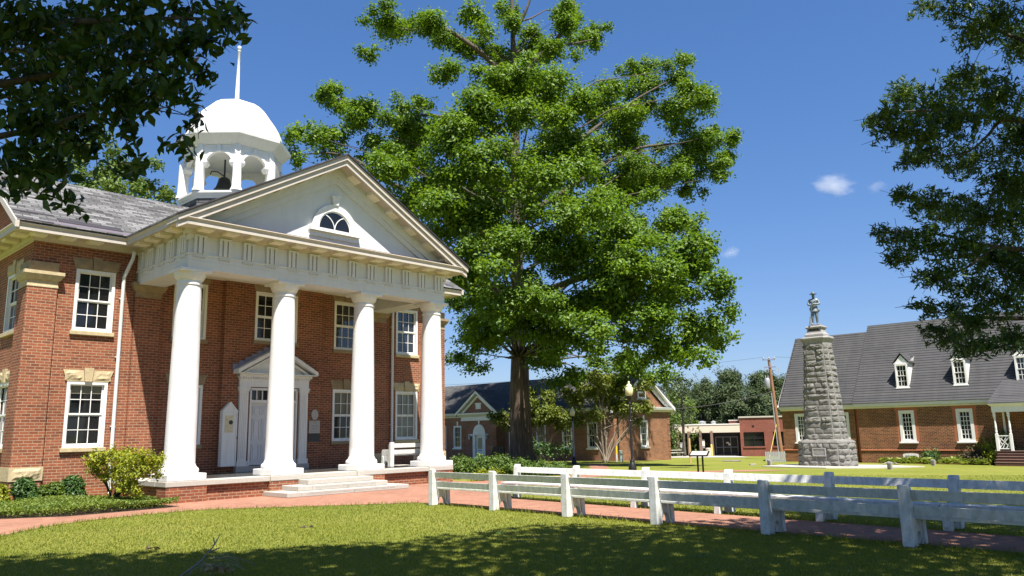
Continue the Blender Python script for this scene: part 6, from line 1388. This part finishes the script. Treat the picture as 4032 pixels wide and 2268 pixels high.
for a, d, r, rz, lf, lab, sd in ((10.8, .75, .62, .55, 'leaf_box', "dark green rounded shrub under the brick wall between the two windows", 301), (13.5, .9, .95, .6, 'leaf_plum', "wide dark reddish shrub under the window nearest the porch", 302), (14.35, .7, .55, .95, 'leaf_yellow', "tall yellow-green shrub beside the porch post", 303), (14.75, 1.6, .5, .5, 'leaf_yellow', "bright yellow-green shrub at the foot of the porch steps", 304), (15.2, .8, .6, 1.15, 'leaf_box', "tall dark shrub against the shaded wall next to the porch", 305)):
    x, y = hb(a, d); g0 = ground(x, y)
    shrub("shrub", (x, y), [(x, y, g0 + rz, r, rz), (x + .1, y, g0 + rz * .7, r * .9, rz * .7)], lf, .11, 130, 6, .06, lab, "shrub", "shrubs before the colonial building", sd, hollow=.45)

# ------------------------------------------------------------------ overhanging trees near the camera
lt = empty("maple_tree", (-9.5, .8, 0), 0, "dark overhanging broad-leaved branches filling the upper left corner", "tree")
LO = (-9.5, .8, 0)
mb = MB(); curve_tube(mb, [(0, 0, -.2, .42), (.05, 0, 1.5, .34), (.1, .1, 3.5, .3), (.2, .3, 6, .22), (.6, .5, 9, .12)], 14, 4)
mb.build("trunk", M['bark_dark'], lt, smooth=180)
mb = MB()
for L in LEFTLIMBS: curve_tube(mb, rel(L, LO), 6, 4)
for a, b_ in (((.15, .2, 4.2), (4.3, 5.2, 5.1)), ((.2, .3, 5.2), (4.6, 5.3, 4.6)), ((.15, .2, 3.6), (4.5, 5.4, 4.2))):
    A, B = Vector(a), Vector(b_); curve_tube(mb, [tuple(A) + (.12,), tuple(A.lerp(B, .5) + Vector((0, 0, .35))) + (.08,), tuple(B) + (.05,)], 8, 4)
for x, y, z in ((2, 1, 9), (4, 4, 10), (6, 2, 10.5), (7, 5, 10.5), (3, 6, 10)):
    curve_tube(mb, [(.3, .4, 5.5, .16), (x * .5, y * .5, 7.6, .1), (x, y, z, .04)], 8, 4)
rs = np.random.RandomState(5)
for c in rel(LEFTLEAF, LO):
    for k in range(5):
        d = rs.normal(size=3) * np.array([c[3], c[3], c[4]]) * .7; mb.tube([(c[0], c[1], c[2]), (c[0] + d[0] * .5, c[1] + d[1] * .5, c[2] + d[2] * .5 + .02), (c[0] + d[0], c[1] + d[1], c[2] + d[2])], [.004, .003, .0015], 4)
mb.build("limbs", M['bark_dark'], lt, smooth=180)
# leaflets hang in threes from short stalks
PP, NN = [], []
for (cx, cy, cz, rx, rz) in LEFTLEAF:
    n = max(4, int(1000 * rx * rz)); d = rs.normal(size=(n, 3)); d /= np.linalg.norm(d, axis=1)[:, None]; rad = rs.uniform(0, 1, n) ** .5
    c0 = np.array([cx, cy, cz]) + d * rad[:, None] * np.array([rx, rx * 1.3, rz])
    for k in range(4):
        PP.append(c0 + rs.normal(size=(n, 3)) * np.array([.045, .045, .035]) - np.array([0, 0, .02 * k])); q = rs.normal(size=(n, 3)) * .7; q[:, 2] += .5; q[:, 1] -= .35; NN.append(q)
P = np.concatenate(PP) - np.array(LO); N = np.concatenate(NN); print("near leaves", len(P))
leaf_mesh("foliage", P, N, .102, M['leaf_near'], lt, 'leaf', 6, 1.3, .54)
# same tree's unseen crown: shades the lawn, widened past the camera to block sky
def canopy(regions, dens, size, seed, org):
    rs = np.random.RandomState(seed); PP, NN = [], []
    for cx, cy, cz, rx, ry, rz, f in regions:
        n = int(dens * f * rx * ry * 3.1); d = rs.normal(size=(n, 3)); d /= np.linalg.norm(d, axis=1)[:, None]; rad = rs.uniform(0, 1, n) ** .4
        c0 = np.array([cx, cy, cz]) + d * rad[:, None] * np.array([rx, ry, rz]); PP.append(c0); q = rs.normal(size=(n, 3)); q[:, 2] += .6; NN.append(q)
    return np.concatenate(PP) - np.array(org), np.concatenate(NN)
P, N = canopy(CANOPY_L, 60, .3, 15, LO); leaf_mesh("shade_crown", P, N, .30, M['leaf_near'], lt, 'diamond', 16, .2, .7)
rt = empty("willow_oak", (12.5, 10.5, 0), 0, "dark narrow-leaved oak branches hanging down the right side", "tree")
RO_ = (12.5, 10.5, 0)
mb = MB(); curve_tube(mb, [(0, 0, -.2, .5), (0, 0, 2, .4), (-.1, .1, 4.5, .34), (-.1, .2, 7, .26), (-.3, .2, 11, .12)], 14, 4); mb.build("trunk", M['bark_dark'], rt, smooth=180)
mb = MB()
for L in RIGHTLIMBS:
    L = [q[:3] + (q[3] * .55,) for q in rel(L, RO_)]
    if L[0][3] > .05: L = [(-.05, .1, L[0][2] - .6, L[0][3] * 1.25)] + L
    curve_tube(mb, L, 7, 4)
rs = np.random.RandomState(9)
for c in rel(RIGHTLEAF, RO_):
    for k in range(4):
        d = rs.normal(size=3) * np.array([c[3], c[3], c[4]]) * .8; mb.tube([(c[0] + .25, c[1], c[2] - .05), (c[0] + d[0] * .5, c[1] + d[1] * .5, c[2] + d[2] * .5), (c[0] + d[0], c[1] + d[1], c[2] + d[2])], [.009, .006, .003], 4)
mb.build("limbs", M['bark_dark'], rt, smooth=180)
PP, NN = [], []
for (cx, cy, cz, rx, rz) in RIGHTLEAF:
    n = max(8, int(1000 * rx * rz)); d = rs.normal(size=(n, 3)); d /= np.linalg.norm(d, axis=1)[:, None]; rad = rs.uniform(0, 1, n) ** .5 * (1 + .15 * rs.normal(size=n))
    c0 = np.array([cx, cy, cz]) + d * rad[:, None] * np.array([rx, rx * 1.2, rz])
    for k in range(8):
        PP.append(c0 + rs.normal(size=(n, 3)) * .035); q = rs.normal(size=(n, 3)); q[:, 2] += .4; NN.append(q)
P = np.concatenate(PP) - np.array(RO_); N = np.concatenate(NN); print("right leaves", len(P))
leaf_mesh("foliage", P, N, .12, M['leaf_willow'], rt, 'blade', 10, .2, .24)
P, N = canopy(CANOPY_R, 60, .3, 17, RO_); leaf_mesh("shade_crown", P, N, .30, M['leaf_willow'], rt, 'diamond', 18, .2, .6)  # unseen crown on this side, also widened to deepen the lawn shade

# ------------------------------------------------------------------ grass blades and litter on the lawn
rs = np.random.RandomState(33)
def blades(n, y0, y1, h, w, seed, keep=None):
    rs = np.random.RandomState(seed); t = rs.uniform(0, 1, n)
    y = y0 + (y1 - y0) * t; x = rs.uniform(-1, 1, n) * (.70 * y + 1.0)
    a = (x - CH_O.x) * UX.x + (y - CH_O.y) * UX.y; b_ = (x - CH_O.x) * VX.x + (y - CH_O.y) * VX.y
    ok = ~inside(plaza, a, b_) & ~inside(W_L + W_R[::-1], a, b_) & ~inside(bed, a, b_) & ~((a > -3) & (b_ > -.2) & (a < 14)) & ~inside(X_L + X_R[::-1], a, b_)
    if keep is not None: ok &= keep(a, b_)
    x, y = x[ok], y[ok]; n = len(x); g = np.array([ground(p, q) for p, q in zip(x, y)])
    ang = rs.uniform(0, 6.28, n); hh = h * rs.uniform(.5, 1.35, n); ww = w * rs.uniform(.6, 1.3, n); lean = rs.normal(size=(n, 2)) * (h * .45)
    dx, dy = np.cos(ang) * ww, np.sin(ang) * ww
    V = np.stack([np.stack([x - dx, y - dy, g], 1), np.stack([x + dx, y + dy, g], 1), np.stack([x + lean[:, 0], y + lean[:, 1], g + hh], 1)], 1).reshape(-1, 3)
    return V
Vs = [blades(120000, 8.6, 13.5, .032, .007, 1), blades(110000, 13.5, 21.5, .034, .009, 2), blades(60000, 21.5, 34, .03, .010, 3),
      blades(60000, 9, 22, .11, .010, 4, lambda a, b_: ((np.abs(a - (4.0 + (b_ + 8) * .055)) < .12) | (np.abs(a - (6.45 + (b_ + 8) * .085)) < .14)) & (b_ < -6.5)),
      blades(200000, 14, 24, .085, .010, 5, lambda a, b_: inside([(x_, y_ - .12) for x_, y_ in PLAZA_L] + [(x_, y_ + .0) for x_, y_ in PLAZA_L[::-1]], a, b_))]
V = np.concatenate(Vs); n = len(V) // 3; print("blades", n)
me = bpy.data.meshes.new("grass"); me.vertices.add(len(V)); me.vertices.foreach_set("co", V.astype(np.float32).ravel()); me.loops.add(len(V)); me.loops.foreach_set("vertex_index", np.arange(len(V), dtype=np.int32))
me.polygons.add(n); me.polygons.foreach_set("loop_start", (np.arange(n) * 3).astype(np.int32)); me.update(calc_edges=True); me.materials.append(M['blade'])
o = bpy.data.objects.new("grass", me); COL.objects.link(o); tag(o, "short uneven grass blades of the near lawn", "grass", kind="stuff")

tw = empty("twig_heap", (-4.15, 10.95, 0), 0, "bleached fallen branch with curling twigs lying on the shaded lawn", "branch")
mb = MB(); mb.tube([(-.28, -.15, .02), (-.1, -.02, .16), (.04, .10, .36), (.10, .16, .50)], [.016, .013, .009, .005], 7); mb.tube([(.05, .12, .37), (.02, .13, .47)], .008, 5); mb.tube([(.0, .06, .28), (.14, .06, .34)], .008, 5); mb.build("branch", M['twig'], tw, smooth=180)
mb = MB(); rnd = random.Random(3)
for k in range(8):
    x0 = rnd.uniform(-.35, .1); h = rnd.uniform(.12, .24); x1 = x0 + rnd.uniform(.25, .6); y0 = rnd.uniform(-.25, .2)
    curve_tube(mb, [(x0, y0, .0, .006), (x0 + .06, y0 + rnd.uniform(-.1, .1), h * .7, .005), ((x0 + x1) / 2, y0 + rnd.uniform(-.1, .1), h, .0045), (x1, y0 + rnd.uniform(-.15, .15), h * rnd.uniform(.2, .7), .004)], 5, 4)
mb.build("twigs", M['twig'], tw, smooth=180)
mb = MB(); rs = np.random.RandomState(8)
Pd = rs.normal(size=(26, 3)) * np.array([.10, .08, .02]) + np.array([.22, -.1, .09]); leaf_mesh("dry_leaves", Pd, rs.normal(size=(26, 3)) + np.array([0, 0, .7]), .08, plain("dry_leaf", (.28, .19, .09), .8, .3, 9, 0), tw, 'leaf', 3, 0, .7)
for i, (x, y, lab) in enumerate(((-6.1, 13.4, "dark curled leaf on the sunlit lawn at the edge of the shade, far left"), (-4.2, 16.2, "small dark leaf on the sunlit lawn below the steps"), (-.35, 14.7, "pale green fallen leaf cluster on the lawn before the nearest benches"), (2.6, 11.6, "grey fallen leaf in the deep shade near the benches"))):
    e = empty("fallen_leaf", (x, y, .03), 0, lab, "leaf", "fallen leaves on the lawn"); rs = np.random.RandomState(i)
    leaf_mesh("blade_pieces", rs.normal(size=(5, 3)) * np.array([.07, .04, .008]) + np.array([0, 0, .0]), rs.normal(size=(5, 3)) * .4 + np.array([0, -.5, 1]), .11, M['leaf_light' if i > 1 else 'leaf_plum'], e, 'leaf', i, 0, .5)

# ------------------------------------------------------------------ clouds: real little volumes far off
def cloud(loc, size, rot, dens, seed, label):
    m = bpy.data.materials.new("cloud_vapour"); m.use_nodes = True; nt = m.node_tree; nt.nodes.clear()
    out = nt.nodes.new("ShaderNodeOutputMaterial"); pv = nt.nodes.new("ShaderNodeVolumePrincipled"); nt.links.new(pv.outputs[0], out.inputs[1])
    pv.inputs["Color"].default_value = (1, 1, 1, 1); pv.inputs["Anisotropy"].default_value = .2
    tc = nt.nodes.new("ShaderNodeTexCoord"); mp = nt.nodes.new("ShaderNodeMapping"); mp.inputs["Location"].default_value = (seed, seed * .7, 0); nt.links.new(tc.outputs["Object"], mp.inputs[0])
    n = nt.nodes.new("ShaderNodeTexNoise"); n.inputs["Scale"].default_value = 2.1; n.inputs["Detail"].default_value = 6; n.inputs["Roughness"].default_value = .62; nt.links.new(mp.outputs[0], n.inputs["Vector"])
    ln = nt.nodes.new("ShaderNodeVectorMath"); ln.operation = 'LENGTH'; nt.links.new(tc.outputs["Object"], ln.inputs[0])
    a = nt.nodes.new("ShaderNodeMath"); a.operation = 'MULTIPLY_ADD'; a.inputs[1].default_value = -.75; a.inputs[2].default_value = .03; nt.links.new(ln.outputs["Value"], a.inputs[0])
    b = nt.nodes.new("ShaderNodeMath"); b.operation = 'ADD'; nt.links.new(a.outputs[0], b.inputs[0]); nt.links.new(n.outputs[0], b.inputs[1])
    c = nt.nodes.new("ShaderNodeMath"); c.operation = 'MULTIPLY'; c.use_clamp = False; c.inputs[1].default_value = dens; nt.links.new(b.outputs[0], c.inputs[0])
    d = nt.nodes.new("ShaderNodeMath"); d.operation = 'MAXIMUM'; d.inputs[1].default_value = 0; nt.links.new(c.outputs[0], d.inputs[0]); nt.links.new(d.outputs[0], pv.inputs["Density"])
    bm = bmesh.new(); bmesh.ops.create_icosphere(bm, subdivisions=3, radius=1.0); me = bpy.data.meshes.new("cloud"); bm.to_mesh(me); bm.free(); me.materials.append(m)
    o = bpy.data.objects.new("cloud", me); COL.objects.link(o); o.location = loc; o.scale = size; o.rotation_euler = rot
    tag(o, label, "cloud", "small clouds", "structure")
for a_ in CLOUDS: cloud(*a_)
